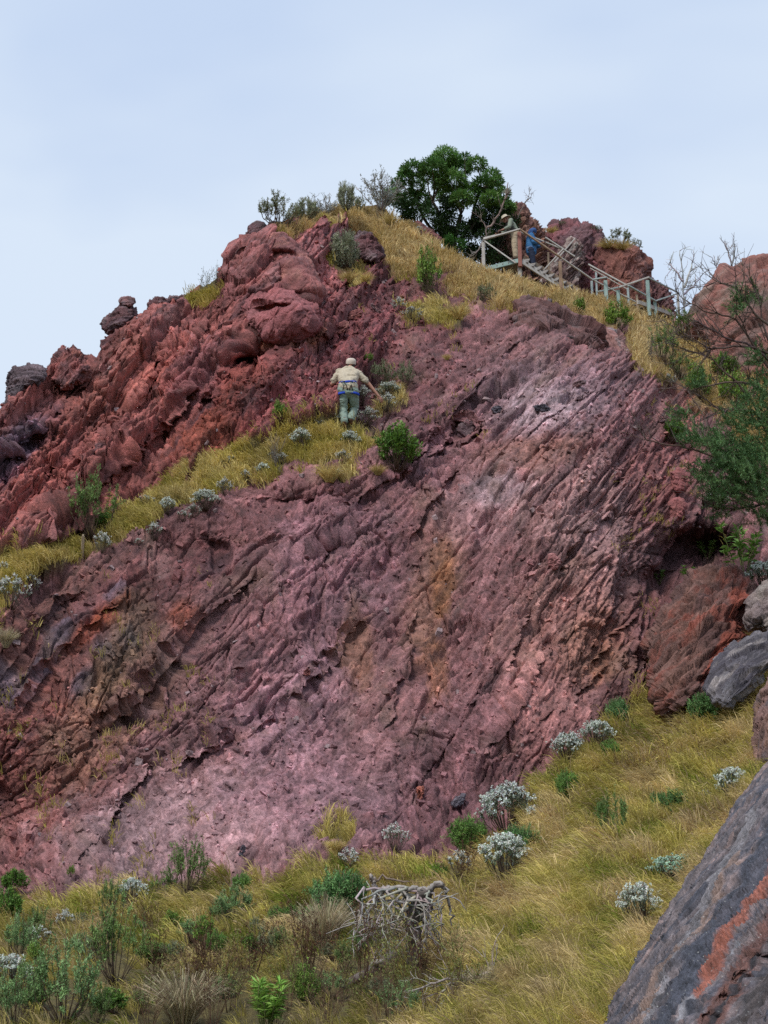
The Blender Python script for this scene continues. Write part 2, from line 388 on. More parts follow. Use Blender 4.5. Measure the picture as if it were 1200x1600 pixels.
# foliation coordinates: 'across' and 'along' the rock's grain, in metres
KM = 0.0125
r_, ang = np.hypot(U - 1380, V - 215), np.arctan2(V - 215, 1380 - U)
ac1 = (ang - 0.8) * 950 * KM; al1 = r_ * KM
th = math.radians(47); ac2 = ((U - 200) * math.sin(th) + (V - 650) * math.cos(th)) * KM * 1.1; al2 = ((U - 200) * math.cos(th) - (V - 650) * math.sin(th)) * KM * 1.1
upl = sm(0, 1, (np.interp(U, [-200, 0, 200, 400, 540, 620, 700], [900, 880, 800, 700, 650, 500, 300]) - V) / 25 + .5)   # 1 in the upper-left cliff
ac = np.where(upl > .5, ac2 + 40, ac1); al = np.where(upl > .5, al2 + 40, al1)
smooth_lo = np.exp(-((U - 330) / 230) ** 2 - ((V - 1290) / 100) ** 2) + .8 * np.exp(-((U - 560) / 160) ** 2 - ((V - 1200) / 110) ** 2) + .5 * np.exp(-((U - 880) / 80) ** 2 - ((V - 1130) / 90) ** 2)
scree = np.exp(-((U - 560) / 120) ** 2 - ((V - 470) / 100) ** 2) + .8 * np.exp(-((U - 440) / 90) ** 2 - ((V - 620) / 50) ** 2)
scree = np.clip(scree, 0, 1); smooth_lo = np.clip(smooth_lo, 0, 1)
rough = (1 - .72 * smooth_lo) * (1 - .45 * scree) * (1 + .35 * upl)
wx = ac + .16 * noise2(ac / 1.6, al / 3.6, 61) + .045 * noise2(ac / .35, al / .9, 62)
wy = al + .3 * noise2(ac / 1.6, al / 2.6, 63) + .10 * noise2(ac / .4, al / .6, 64)
big = fbm2(ac / 2.6, al / 5.5, 1, 3) * .55
med = (ridged2(wx / .9, wy / 2.6, 11, 3) - .5) * .22
# overlapping plates: saw teeth across the grain, broken along it
ph = wx / .42 + 1.1 * noise2(wx / 1.3, wy / 1.1, 21) + .5 * h2(np.floor(wy / .9 + noise2(wx, wy, 4)), np.floor(wx / 1.7), 5)
saw = ph - np.floor(ph); saw = np.where(saw < .85, saw / .85, (1 - saw) / .15)
amp = .3 + .7 * sm(-.3, .5, noise2(ac / 1.8 + 9, al / 2.4, 22))
ph2 = wx / .15 + 1.2 * noise2(wx / .5, wy / .6, 23) + h2(np.floor(wy / .35 + noise2(wx * 3, wy * 3, 4)), np.floor(wx / .6), 6)
saw2 = ph2 - np.floor(ph2); saw2 = np.where(saw2 < .8, saw2 / .8, (1 - saw2) / .2)
c0, c0r, c0e = chips2(wx / 1.1 + 5, wy / 2.1, 37)
c1, c1r, c1e = chips2(wx / .62, wy / 1.25, 41)
c2, c2r, c2e = chips2(wx / .2 + 3, wy / .36, 45)
c3, c3r, c3e = chips2(wx / .085 + 7, wy / .13, 49)
fine = fbm2(ac / .12, al / .16, 70, 3)
chipzone = sm(-.35, .35, noise2(ac / 1.5, al / 1.7 + 5, 88))
c00, c00r, c00e = chips2(wx / 1.7 + 4.4, wy / 3.3, 34)
c4, c4r, c4e = chips2(wx / .045 + 11, wy / .06, 55)
grv = sm(.84, 1.0, 1 - np.abs(noise2(wx / .55, wy / 5.5, 141)) * 2) * sm(-.1, .3, noise2(ac / 1.3, al / 2.0, 142))
grv2 = sm(.78, 1.0, 1 - np.abs(noise2(wx / .22, wy / 2.2, 143)) * 2) * sm(-.05, .3, noise2(ac / .9, al / 1.4, 144))
ph0 = wx / 1.25 + .35 * noise2(wx / 3, wy / 3.5, 24) + .55 * h2(np.floor(wy / 3.1 + .8 * noise2(wx / 2, wy / 2, 4)), np.floor(wx / 4), 19)
saw0 = ph0 - np.floor(ph0); saw0 = np.where(saw0 < .88, saw0 / .88, (1 - saw0) / .12)
calm = sm(-.15, .35, fbm2(ac / 1.9 + 3, al / 3.2, 145, 3))          # smooth weathered areas between the broken ones
brk = 1 - .8 * calm
disp = upl * (.34 * saw0 + .2 * c00 + .09 * c1 + .06 * c2 + .03 * c3 - .09 * sm(.07, 0, c0e)) + rough * (1 - .35 * upl) * (.6 * med - .08 * amp * saw - .035 * saw2 * brk + .10 * c0 + .12 * c1 * brk + .065 * c2 * brk * (.3 + .7 * chipzone) + .035 * c3 * (.4 + .6 * brk) - .16 * grv - .09 * grv2) \
     + .025 * fine + .018 * c3 + .018 * c4 + .035 * c3 * scree + .05 * c2 * scree
crk = .14 * sm(.055, 0, c1e) * sm(-.2, .3, noise2(wx / 1.2, wy / 1.5, 97)) + .06 * sm(.11, 0, c2e) * (.3 + .7 * chipzone)
disp = disp - crk * rough
pit = sm(.42, .62, noise2(wx / .5, wy / .75, 95)) * .16 * rough
disp = disp - pit
gd = .10 * fbm2(U / 22, V / 15, 90, 3) * (1.0)
disp = big * (1 - .6 * GM) + disp * (1 - GM) + gd * GM * np.clip(D / 20, .6, 2)
inside = (sm(-2500, -300, U) * sm(3500, 1500, U))
disp = disp * inside
# keep the sky line where the photo has it
disp = disp * (.4 + .6 * sm(0, 20, V - ridge[None, :]))
P = world(U, V, D) + Nn * disp[..., None]

# ------------------------------------------------------------ its colours: the minerals of each part, and a painted sky sheen
MAUVE = (.225, .10, .108); LILAC = (.34, .195, .215); RED = (.27, .088, .075); MAROON = (.165, .052, .055); DARK = (.055, .027, .036)
BROWN = (.15, .062, .052); OCHRE = (.27, .11, .045); PINK = (.36, .15, .15); SLATE = (.085, .068, .10); SKY_SHEEN = (.46, .32, .36); RUST = (.26, .055, .022)
def c3_(c): return np.array(c)[None, None, :]
COL = np.ones(U.shape + (3,)) * c3_(MAUVE)
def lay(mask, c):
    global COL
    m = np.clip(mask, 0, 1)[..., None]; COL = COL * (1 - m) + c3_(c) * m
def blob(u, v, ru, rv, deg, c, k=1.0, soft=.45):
    """a patch of mineral colour or painted sheen with a ragged, grain-following edge"""
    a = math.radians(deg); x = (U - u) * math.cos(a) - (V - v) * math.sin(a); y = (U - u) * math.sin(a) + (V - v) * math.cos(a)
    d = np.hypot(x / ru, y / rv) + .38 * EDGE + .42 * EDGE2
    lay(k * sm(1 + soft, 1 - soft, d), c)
EDGE2 = fbm2(wx / .13, wy / .3, 104, 3) + .5 * (c2r - .5)
EDGE = fbm2(wx / .5, wy / 1.1, 101, 4)
lay(upl, RED); lay(upl * sm(-.1, .5, fbm2(wx / .7, wy / 1.3, 102, 4)) * .75, MAROON)
lay(upl * sm(.1, .5, fbm2(wx / .5, wy / 1.5, 122, 4)) * .6, (.33, .11, .09))
blob(560, 450, 130, 110, 0, MAROON, .9); blob(500, 560, 120, 60, 0, MAROON, .8); blob(640, 520, 90, 90, 30, MAROON, .8)
blob(360, 630, 75, 85, 30, (.25, .06, .045), .8); blob(320, 690, 60, 40, 35, RUST, .5); blob(450, 640, 90, 40, 20, MAROON, .7)
blob(180, 610, 50, 90, -40, (.34, .11, .085), .7); blob(60, 760, 70, 50, 40, (.31, .09, .075), .7); blob(40, 690, 60, 24, 50, SLATE, .6); blob(15, 720, 30, 60, -30, SLATE, .6)
blob(450, 540, 42, 22, 0, OCHRE, .75); blob(465, 520, 20, 26, 0, OCHRE, .5)
blob(440, 450, 110, 90, 0, (.27, .095, .09), .6); blob(310, 600, 30, 60, -20, (.22, .09, .10), .6)
# below the ledge
blob(120, 1000, 190, 130, 35, BROWN, .8); blob(60, 1150, 120, 140, 50, (.20, .065, .055), .75); blob(60, 1260, 110, 90, 40, (.21, .07, .062), .7)
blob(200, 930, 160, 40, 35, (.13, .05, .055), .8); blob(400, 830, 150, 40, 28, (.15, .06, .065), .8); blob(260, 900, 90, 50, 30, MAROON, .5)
blob(170, 955, 30, 16, 40, RUST, .6); blob(135, 985, 42, 14, 45, RUST, .55); blob(290, 960, 24, 22, 0, RUST, .6); blob(185, 935, 18, 14, 30, RUST, .8)
for q in [(90,985,28,16),(165,1010,14,22),(205,985,16,14),(180,925,20,10),(60,1030,40,16),(10,1060,30,40),(130,1050,24,14)]: blob(q[0], q[1], q[2], q[3], 40, SLATE, .75)
blob(150, 1130, 60, 120, -35, (.20, .13, .085), .35); blob(190, 1000, 30, 90, -25, (.19, .13, .07), .35)
blob(520, 900, 130, 90, 45, (.25, .12, .15), .7); blob(330, 1280, 230, 90, 10, LILAC, .85); blob(250, 1320, 120, 50, 0, LILAC, .6); blob(520, 1240, 160, 90, 0, (.28, .14, .17), .8)
blob(450, 1080, 100, 90, 30, (.29, .15, .185), .8); blob(380, 1010, 90, 60, 40, (.26, .11, .12), .6); blob(620, 1120, 90, 120, -10, (.20, .095, .10), .6)
blob(680, 900, 40, 120, -15, (.24, .12, .09), .7); blob(690, 900, 18, 70, 0, OCHRE, .65); blob(560, 1000, 24, 60, 5, (.29, .13, .08), .6); blob(680, 1040, 20, 60, 8, OCHRE, .5)
blob(830, 710, 80, 30, 0, (.33, .15, .12), .6); blob(760, 780, 80, 60, 20, (.31, .17, .19), .7); blob(880, 800, 90, 60, 0, (.34, .18, .18), .6)
blob(850, 620, 120, 60, 0, (.32, .19, .23), .8); blob(850, 640, 60, 40, 0, SKY_SHEEN, .55); blob(930, 850, 70, 120, -10, (.33, .19, .20), .7); blob(780, 760, 50, 24, 0, (.22, .2, .24), .35)  # the pale patch is reflected sky sheen painted into the wet rock's colour
blob(880, 1000, 90, 130, -20, (.35, .165, .15), .8); blob(850, 1130, 60, 90, -25, PINK, .75); blob(930, 1010, 50, 60, -30, (.26, .11, .075), .6); blob(950, 1040, 20, 40, -30, OCHRE, .3)
blob(720, 1200, 90, 100, 0, (.19, .085, .10), .6); blob(700, 1300, 80, 40, 0, (.18, .075, .09), .6); blob(1040, 720, 60, 90, 0, (.25, .085, .085), .8); blob(1070, 630, 60, 30, 30, (.32, .10, .075), .8)
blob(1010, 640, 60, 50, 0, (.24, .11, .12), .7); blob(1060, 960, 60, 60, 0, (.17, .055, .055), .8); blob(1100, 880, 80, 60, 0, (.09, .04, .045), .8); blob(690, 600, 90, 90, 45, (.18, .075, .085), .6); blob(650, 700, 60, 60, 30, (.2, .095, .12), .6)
blob(1000, 1090, 60, 30, 0, (.15, .06, .06), .8); blob(640, 640, 40, 60, 0, (.16, .06, .07), .6)
# streaks, cells and grains
s1 = fbm2(wx / .28, wy / 1.6, 111, 5, .6); s2 = fbm2(wx / .9, wy / 3, 112, 4); s3 = fbm2(ac / .3, al / .3, 113, 5, .65)
def mul(k, c=(1, 1, 1)):
    global COL
    COL = COL * np.clip(1 + k[..., None] * c3_(c), .35, 1.9)
mul(s1 * .75); mul(s2 * .5, (1, .8, .8)); mul(s3 * .5, (.8, 1, 1.05)); mul((c2r - .5) * .18); mul((c1r - .5) * .14); mul((c3r - .5) * .25); mul(.3 * sm(.85, .97, c3r)); mul(-.3 * sm(.12, .0, c3r)); mul((c00r - .5) * .35 * upl); mul((c4r - .5) * .45)
lay(.7 * sm(.12, .45, fbm2(wx / .45 + 4, wy / 2.4, 115, 5, .6)) * (1 - smooth_lo * .7), DARK)
lay(.28 * sm(.25, .5, fbm2(wx / .5 + 14, wy / 1.2, 116, 4)), (.40, .24, .24))
lay(.35 * sm(.2, .5, fbm2(ac / .9, al / 1.2, 117, 4)) * (1 - upl), (.27, .16, .13))
COL = COL * (c3_((.98, 1.04, 1.0)) * (1 - upl[..., None]) + c3_((.97, .98, 1.02)) * upl[..., None])
# soil and thatch under the grass
th_ = fbm2(U / 30, V / 20, 130, 4)
soil = c3_((.115, .095, .035)) * (1 + .6 * th_[..., None]) ; soil = np.where(gtop[..., None], c3_((.19, .135, .065)) * (1 + .5 * th_[..., None]), soil)
COL = COL * (1 - GM[..., None]) + soil * GM[..., None]

# ------------------------------------------------------------ grid -> mesh, running on behind the ridge and down to the camera
back = []
for (ky, kz) in [(.25, .03), (.8, -.1), (1.8, -.6), (4, -2.5), (9, -8), (20, -18), (45, -34), (90, -45)]:
    q = P[0].copy(); q[:, 1] += ky; q[:, 2] += kz; q[:, 2] = np.where(ky > 60, -20, q[:, 2]); back.append(q)
front = []
b0 = P[-1].copy()
for t_, y_, z_ in [(.2, 6.6, -1.4), (.5, 3.5, -1.6), (.8, 0, -1.68), (1, -4, -1.7), (1.6, -20, -2.5), (3, -80, -6)]:
    q = b0.copy(); k = min(t_, 1); q[:, 0] = b0[:, 0] * (1 + t_); q[:, 1] = b0[:, 1] * (1 - k) + y_ * k; q[:, 2] = b0[:, 2] * (1 - k) + z_ * k; front.append(q)
PP = np.concatenate([np.stack(back[::-1]), P, np.stack(front)], 0)
CC = np.concatenate([np.repeat(COL[:1], len(back), 0), COL, np.repeat(COL[-1:], len(front), 0)], 0)
nr, nc = PP.shape[:2]
idx = np.arange(nr * nc).reshape(nr, nc)
quads = np.stack([idx[:-1, :-1], idx[1:, :-1], idx[1:, 1:], idx[:-1, 1:]], -1).reshape(-1, 4)
HILL_M = rock_mat('hill_rock', 1.0, (1, 1, 1), rough=(.42, .8), bump=1.0)
hill = link('hillside', make_mesh('hillside', PP, quads, None, CC.reshape(-1, 3)), HILL_M)
tag(hill, 'steep hillside of red and mauve layered rock with grassy ledges', kind='structure')
GN = gnormals(P)
gm2, gnt, gb = mat('far_ground'); gb.inputs['Base Color'].default_value = (.09, .08, .035, 1); gb.inputs['Roughness'].default_value = .95
gn_ = tnoise(gnt, node(gnt, 'ShaderNodeNewGeometry').outputs['Position'], .05, 6)
gnt.links.new(ramp(gnt, gn_, .35, .65, (.05, .06, .02, 1), (.15, .10, .05, 1)), gb.inputs['Base Color'])
gr = link('ground', make_mesh('ground', [(-3000, -3000, -21), (3000, -3000, -21), (3000, 3000, -21), (-3000, 3000, -21)], [(0, 1, 2, 3)]), gm2)
tag(gr, 'low ground far below and around the hill', kind='structure')

# projected hillside, to set things down on it
PU, PV, PD = project(P)
INR = slice(None), slice(55, -55)
pu_, pv_, pd_ = PU[INR], PV[INR], PD[INR]; pp_ = P[INR]
def at(u, v, lift=0.0):
    """the point of the hillside seen at photo position (u, v)"""
    k = (pu_ - u) ** 2 + (pv_ - v) ** 2
    m = k < max(k.min() * 2, 9)
    i = np.flatnonzero(m.ravel())[np.argmin(pd_.ravel()[m.ravel()])]
    q = pp_.reshape(-1, 3)[i].copy(); q[2] += lift
    return Vector(q)
def depth_at(u, v): return float(project(np.array(at(u, v)))[2])

# ------------------------------------------------------------ outcrops and loose rocks
def norm(v): return v / np.maximum(np.linalg.norm(v, axis=-1, keepdims=True), 1e-9)
def rock(name, poly, plane, thick, cols, m, label, seed=1, grain=(0.6, 0.3, 0.7), gs=(1.6, .5), amp=(.25, .2, .1), nth=260, nt=150, dents=(), group=None, cat='rock', box=.62, bands=None, sc=1.0):
    """closed rock body: outline in photo pixels, its own distance (plane = d, du, dv per 100 px), real thickness, layered and chipped"""
    poly = np.array(poly, float); c = (poly.max(0) + poly.min(0)) / 2
    # area centroid
    x, y = poly[:, 0], poly[:, 1]; x2, y2 = np.roll(x, -1), np.roll(y, -1); cr_ = x * y2 - x2 * y
    if abs(cr_.sum()) > 1: c = np.array([((x + x2) * cr_).sum(), ((y + y2) * cr_).sum()]) / (3 * cr_.sum())
    th = np.linspace(0, 2 * math.pi, nth, endpoint=False); R = np.zeros(nth)
    for i in range(len(poly)):
        a = poly[i] - c; b = poly[(i + 1) % len(poly)] - c; e = b - a
        den = np.cos(th) * e[1] - np.sin(th) * e[0]
        with np.errstate(divide='ignore', invalid='ignore'):
            t = (a[0] * e[1] - a[1] * e[0]) / den; s = np.where(abs(e[0]) > abs(e[1]), (t * np.cos(th) - a[0]) / (e[0] or 1e-9), (t * np.sin(th) - a[1]) / (e[1] or 1e-9))
        ok = (t > 0) & (s >= -1e-3) & (s <= 1.001); R = np.where(ok & (t > R), t, R)
    R = np.where(R <= 0, R[R > 0].mean(), R)
    R = (R + np.roll(R, 1) + np.roll(R, -1)) / 3
    t = np.linspace(0, 1, nt); t = t + .04 * np.sin(4 * math.pi * t)
    sn = np.abs(np.sin(math.pi * t)) ** box; cs = np.sign(np.cos(math.pi * t)) * np.abs(np.cos(math.pi * t)) ** .8
    uu = c[0] + sn[:, None] * R[None] * np.cos(th)[None]; vv = c[1] + sn[:, None] * R[None] * np.sin(th)[None]
    dd = plane[0] + plane[1] * (uu - c[0]) / 100 + plane[2] * (vv - c[1]) / 100 - thick * cs[:, None]
    for (a, b, ru, rv, k) in dents: dd = dd + k * np.exp(-(((uu - a) / ru) ** 2 + ((vv - b) / rv) ** 2) ** 2) * (cs[:, None] > 0)
    Pq = world(uu, vv, dd)
    # normals on the wrapped grid
    W = np.concatenate([Pq[:, -1:], Pq, Pq[:, :1]], 1)
    du = W[:, 2:] - W[:, :-2]; dv = np.gradient(Pq, axis=0)
    n = norm(np.cross(du, dv)); ctr = Pq.mean((0, 1)); 
    flip = np.sign(((Pq - ctr) * n).sum(-1).mean()); n = n * flip
    p = Pq.reshape(-1, 3); nn = n.reshape(-1, 3)
    g = np.array(grain, float); g /= np.linalg.norm(g)
    e1 = np.cross(g, [0.1, 1, .2]); e1 /= np.linalg.norm(e1); e2 = np.cross(g, e1)
    q = np.stack([p @ g / gs[0], p @ e1 / gs[1], p @ e2 / gs[1]], -1) + seed * 3.7
    q = q + .25 * np.stack([noise3(p / sc * 1.1, seed), noise3(p / sc * 1.1, seed + 1), noise3(p / sc * 1.1, seed + 2)], -1)
    v1, r1 = vor3(q * .8, seed); v2, r2 = vor3(q * 2.3, seed + 9); v3, r3 = vor3(q * 6.1, seed + 19)
    f = fbm3(p / sc * .8, seed, 4); ff = fbm3(q * 9, seed + 5, 3)
    layer = q[:, 1] * 2.2 + .5 * noise3(p / sc, seed + 3); layer = layer - np.floor(layer)
    dsp = amp[0] * f + amp[1] * v1 + amp[2] * v2 + amp[2] * .45 * v3 + amp[2] * .2 * ff - amp[2] * .5 * layer ** 3
    p = p + nn * dsp[:, None]
    c1_, c2_, c3x = [np.array(k) for k in cols]
    k1 = sm(-.25, .35, fbm3(q * .9 + 11, seed + 31, 5, .6))[:, None]; k2 = sm(.05, .45, fbm3(q * 1.6 + 5, seed + 37, 5, .6))[:, None]
    col = c1_ * (1 - k1) + c2_ * k1; col = col * (1 - k2) + c3x * k2
    if bands:
        for (A_, B_, wpx, cc) in bands:
            dl, _, _ = linedist(uu.ravel() + 5 * noise3(q * 2, 3), vv.ravel() + 5 * noise3(q * 2, 4), [A_, B_])
            kb = sm(1.25, .75, dl / wpx + .3 * fbm3(q * 3, seed + 41, 4))[:, None]; col = col * (1 - kb) + np.array(cc) * kb
    col = col * np.clip(1 + .35 * (r2 - .5) + .3 * (r3 - .5), .5, 1.6)[:, None]
    idx = np.arange(nt * nth).reshape(nt, nth); nx = np.roll(idx, -1, 1)
    quads = np.stack([idx[:-1], idx[1:], nx[1:], nx[:-1]], -1).reshape(-1, 4)
    if flip > 0: quads = quads[:, ::-1]
    org = p.mean(0)
    o = link(name, make_mesh(name, p - org, quads, None, col), m, loc=org)
    tag(o, label, cat, group)
    return o
RM = rock_mat('outcrop_rock', 1.0, rough=(.5, .85), bump=.9)
RML = rock_mat('lichened_rock', 1.6, rough=(.5, .85), bump=.9, specks=.6)
RMN = rock_mat('near_slab_rock', 2.4, (2.2, .7, .5), rot=(0, math.radians(-32), 0), rough=(.4, .75), bump=.8, specks=.8, streakiness=.6)
R_RED = [(.27, .095, .09), (.17, .06, .06), (.32, .14, .12)]
R_DARK = [(.075, .045, .055), (.13, .055, .06), (.17, .12, .13)]
R_GREY = [(.16, .10, .11), (.21, .10, .10), (.11, .085, .10)]
up = (.55, .25, .8)
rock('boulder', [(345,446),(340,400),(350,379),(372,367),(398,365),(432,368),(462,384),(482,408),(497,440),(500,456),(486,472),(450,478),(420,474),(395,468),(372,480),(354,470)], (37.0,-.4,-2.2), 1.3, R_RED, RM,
     'large weathered red boulder with a scooped hollow at the shoulder of the left ridge', 3, up, (1.6, .7), (.32, .15, .06), dents=[(384,428,12,32,1.5),(412,432,34,22,1.2),(440,402,30,12,.7),(425,460,70,5,.9)], bands=[((403,402),(410,430),12,(.065,.04,.05)),((370,446),(382,394),6,(.09,.045,.045)),((384,394),(420,384),4,(.10,.05,.05)),((395,470),(480,462),4,(.12,.05,.05))])  # dark stain inside the hollow, shade painted along its rim
rock('boulder', [(360,492),(366,472),(396,455),(430,450),(468,462),(492,480),(492,508),(470,530),(440,541),(410,539),(385,524),(368,508)], (35.0,-.3,-1.0), 1.25, [(.27,.09,.095),(.18,.062,.065),(.24,.09,.095)], RM,
     'rounded red boulder bulging over the dark cave', 5, up, (1.3, .7), (.32, .14, .06), dents=[(430,478,40,4,.3)])
rock('rock_rib', [(318,612),(330,570),(346,524),(360,498),(374,512),(384,545),(396,590),(370,604),(345,600)], (34.6,-.2,-2.5), .5, [(.16,.075,.07),(.24,.10,.09),(.10,.05,.05)], RM,
     'fluted dark rib of rock running down left of the cave', 7, (.45,.2,.85), (2.2,.28), (.2,.15,.1), cat='rock')
rock('perched_rock', [(160,513),(162,500),(176,487),(188,475),(206,473),(216,481),(215,494),(200,507),(186,517),(168,523)], (34.6,0,-1), .45, R_DARK, RM,
     'dark knob of rock perched on the left skyline', 8, (1,.2,.4), (.5,.2), (.10,.08,.04), 140, 80)
rock('perched_rock', [(185,471),(189,465),(200,463),(210,466),(212,473),(204,479),(191,478)], (34.6,0,-1), .18, R_GREY, RM, 'small rounded stone on top of the perched dark knob', 9, (1,.2,.2), (.4,.2), (.05,.04,.02), 90, 50)
rock('rock_slab', [(4,652),(9,625),(12,590),(20,575),(46,569),(70,575),(76,586),(62,598),(40,606),(30,622),(16,650)], (31.2,0,-1.2), .55, [(.12,.085,.10),(.06,.045,.055),(.19,.14,.16)], RM,
     'dark grey flat-topped slab at the far left end of the ridge', 10, (1,.2,.15), (1.2,.22), (.1,.1,.06), 160, 90)
rock('jagged_rock', [(78,596),(80,570),(88,552),(99,538),(107,546),(113,534),(126,544),(134,556),(142,578),(128,600),(96,612)], (32.2,0,-1.5), .6, [(.26,.085,.08),(.12,.055,.06),(.32,.12,.10)], RM,
     'jagged red rock with two points on the left skyline', 12, (.5,.2,.9), (.8,.3), (.16,.16,.08), 180, 100)
for i, (pl, d, s_) in enumerate([([(232,489),(234,474),(242,466),(256,466),(262,476),(256,488)],35.2,'leftmost of three dark stones heaped on the ridge left of the grassy notch'),
      ([(254,486),(256,470),(266,462),(278,464),(282,474),(274,486)],35.4,'middle of three dark stones heaped on the ridge left of the grassy notch'),
      ([(274,484),(278,466),(290,464),(300,472),(298,483),(286,488)],35.6,'rightmost of three dark stones heaped on the ridge left of the grassy notch')]):
    rock('stone', pl, (d,0,-.5), .3, R_DARK, RM, s_, 14 + i, (1,.2,.3), (.4,.16), (.07,.08,.04), 110, 60, group='dark stones heaped on the left ridge', cat='stone')
rock('boulder', [(386,366),(388,354),(400,346),(412,348),(419,358),(416,368),(402,371)], (40,0,-1), .35, R_DARK, RM, 'small rounded dark boulder on the skyline above the large red boulder', 20, (1,.2,.3), (.6,.3), (.08,.06,.03), 120, 70)
rock('rock', [(414,368),(418,350),(428,345),(438,352),(440,366),(428,373)], (40.3,0,-1), .3, R_DARK, RM, 'dark split stone beside the shrubs above the large red boulder', 21, (.3,.2,.9), (.5,.2), (.08,.08,.04), 110, 60)
rock('rock', [(484,388),(488,373),(506,365),(524,368),(532,382),(524,394),(500,396)], (40.6,0,-2), .4, R_DARK, RM, 'dark block in the red scree left of the tall grey shrub', 22, (1,.2,.3), (.6,.25), (.1,.12,.06), 130, 70)
rock('rock', [(552,392),(550,374),(562,360),(578,366),(588,384),(600,400),(590,412),(566,408)], (41,0,-2), .45, R_DARK, RM, 'dark block in the scree right of the tall grey shrub', 23, (.8,.2,.5), (.6,.25), (.1,.14,.07), 140, 80)
rock('rock', [(640,352),(650,346),(672,356),(688,372),(686,384),(664,378),(646,366)], (45,0,-1), .4, [(.17,.06,.06),(.1,.05,.05),(.2,.1,.09)], RM, 'low maroon rock in the yellow grass below the tree', 24, (1,.2,-.3), (.7,.25), (.1,.12,.06), 130, 70)
rock('rock_outcrop', [(783,512),(792,492),(818,477),(850,477),(888,489),(922,506),(938,522),(934,548),(900,562),(860,557),(822,548),(796,536)], (38.3,.2,-2.0), 1.15, [(.13,.07,.07),(.20,.09,.08),(.10,.08,.085)], RML,
     'grey-brown hump of rock at the top of the mauve face below the stairs', 25, (.9,.2,-.35), (1.5,.5), (.35,.35,.14), 240, 130, dents=[(797,515,12,14,.8),(850,530,30,8,.4)])
rock('rock_outcrop', [(930,523),(948,511),(968,518),(984,546),(994,578),(976,584),(950,570),(932,552)], (38.8,.2,-1.6), .6, [(.25,.13,.12),(.19,.085,.08),(.22,.2,.21)], RML,
     'flat-faced grey and red rock at the right corner of the mauve face', 26, (.4,.2,-.9), (1.5,.5), (.15,.15,.06), 170, 100)
rock('layered_rock', [(1112,896),(1150,897),(1176,922),(1168,978),(1135,1040),(1108,1080),(1082,1108),(1050,1110),(1028,1092),(1014,1052),(1009,1012),(1038,966),(1078,924)], (26.9,-.2,-1.6), .9, [(.16,.085,.07),(.10,.052,.048),(.20,.062,.045)], RM,
     'brown layered rock with a bright rust-red edge above the right grass slope', 27, (.6,.2,.62), (1.5,.34), (.3,.26,.14), 260, 150, bands=[((1152,925),(1152,985),15,(.22,.06,.04)),((1132,1000),(1108,1060),8,(.22,.06,.04))])
rock('slate_slab', [(1103,1080),(1118,1044),(1150,1006),(1180,984),(1216,992),(1222,1034),(1192,1056),(1162,1084),(1138,1104),(1114,1100)], (24.2,-.3,-1.5), .4, [(.12,.115,.13),(.06,.055,.07),(.22,.20,.20)], RML,
     'blue-grey slab leaning below the yellow grass tuft at the right edge', 28, (.75,.2,.6), (1.4,.3), (.10,.14,.07), 180, 100)
rock('rock', [(1182,1130),(1186,1088),(1200,1058),(1240,1040),(1300,1060),(1300,1215),(1240,1232),(1204,1216),(1190,1180)], (20.6,-.3,-1), .6, [(.17,.10,.09),(.25,.15,.11),(.09,.07,.075)], RML,
     'brown broken rock cut by the right edge of the picture above the near slab', 29, (.2,.2,.9), (1.2,.3), (.2,.15,.08), 200, 110)
rock('rock', [(1160,968),(1168,940),(1190,915),(1230,900),(1280,915),(1280,985),(1215,996),(1175,982)], (26.0,-.3,-1), .5, [(.20,.16,.15),(.14,.11,.11),(.26,.23,.21)], RML,
     'pale grey rock at the right edge beside the rust-red layered rock', 30, (.8,.2,.5), (1,.3), (.12,.18,.1), 160, 90)
rock('rock_slab', [(925,1640),(955,1578),(1010,1482),(1066,1394),(1112,1316),(1152,1256),(1196,1206),(1262,1140),(1420,1130),(1520,1400),(1450,1720),(1200,1800),(900,1730)], (6.85,-.55,-1.15), .8, [(.135,.115,.12),(.055,.058,.075),(.20,.15,.145)], RMN,
     'large leaning slab of dark grey rock with an orange-red band in the lower right corner', 31, (.62,.55,.56), (1.0,.055), (.07,.03,.02), 560, 340, sc=.3,
     bands=[((1030,1600),(1230,1260),16,(.055,.06,.08)),((1090,1545),(1222,1320),9,(.23,.085,.06)),((1105,1600),(1240,1400),18,(.13,.065,.055)),((1150,1600),(1240,1480),10,(.06,.05,.05)),((1146,1488),(1156,1472),3,(.24,.25,.28)),((985,1600),(1150,1330),7,(.20,.145,.125)),((1062,1590),(1080,1555),4,(.2,.2,.22)),((1060,1470),(1180,1270),5,(.17,.165,.18)),((1000,1590),(1060,1490),5,(.17,.165,.18)),((1120,1440),(1200,1320),6,(.075,.075,.095)),((1108,1600),(1200,1480),4,(.035,.03,.035))], dents=[(1110,1592,16,9,.10),(1135,1562,16,10,.12),(1160,1530,16,12,.12),(1190,1500,18,12,.15),(1215,1440,14,26,.15),(1180,1590,24,8,.08)], box=.5)
rock('rock_outcrop', [(1066,500),(1078,470),(1100,440),(1128,418),(1155,405),(1200,402),(1260,410),(1330,450),(1350,560),(1280,640),(1200,640),(1140,600),(1105,560),(1080,525)], (43.0,-.5,-1.5), 1.8, [(.21,.085,.07),(.13,.085,.075),(.19,.13,.11)], RML,
     'large rounded red rock rising at the right edge behind the bare branches', 33, (.6,.3,.5), (1.6,.7), (.5,.3,.09), 260, 150)
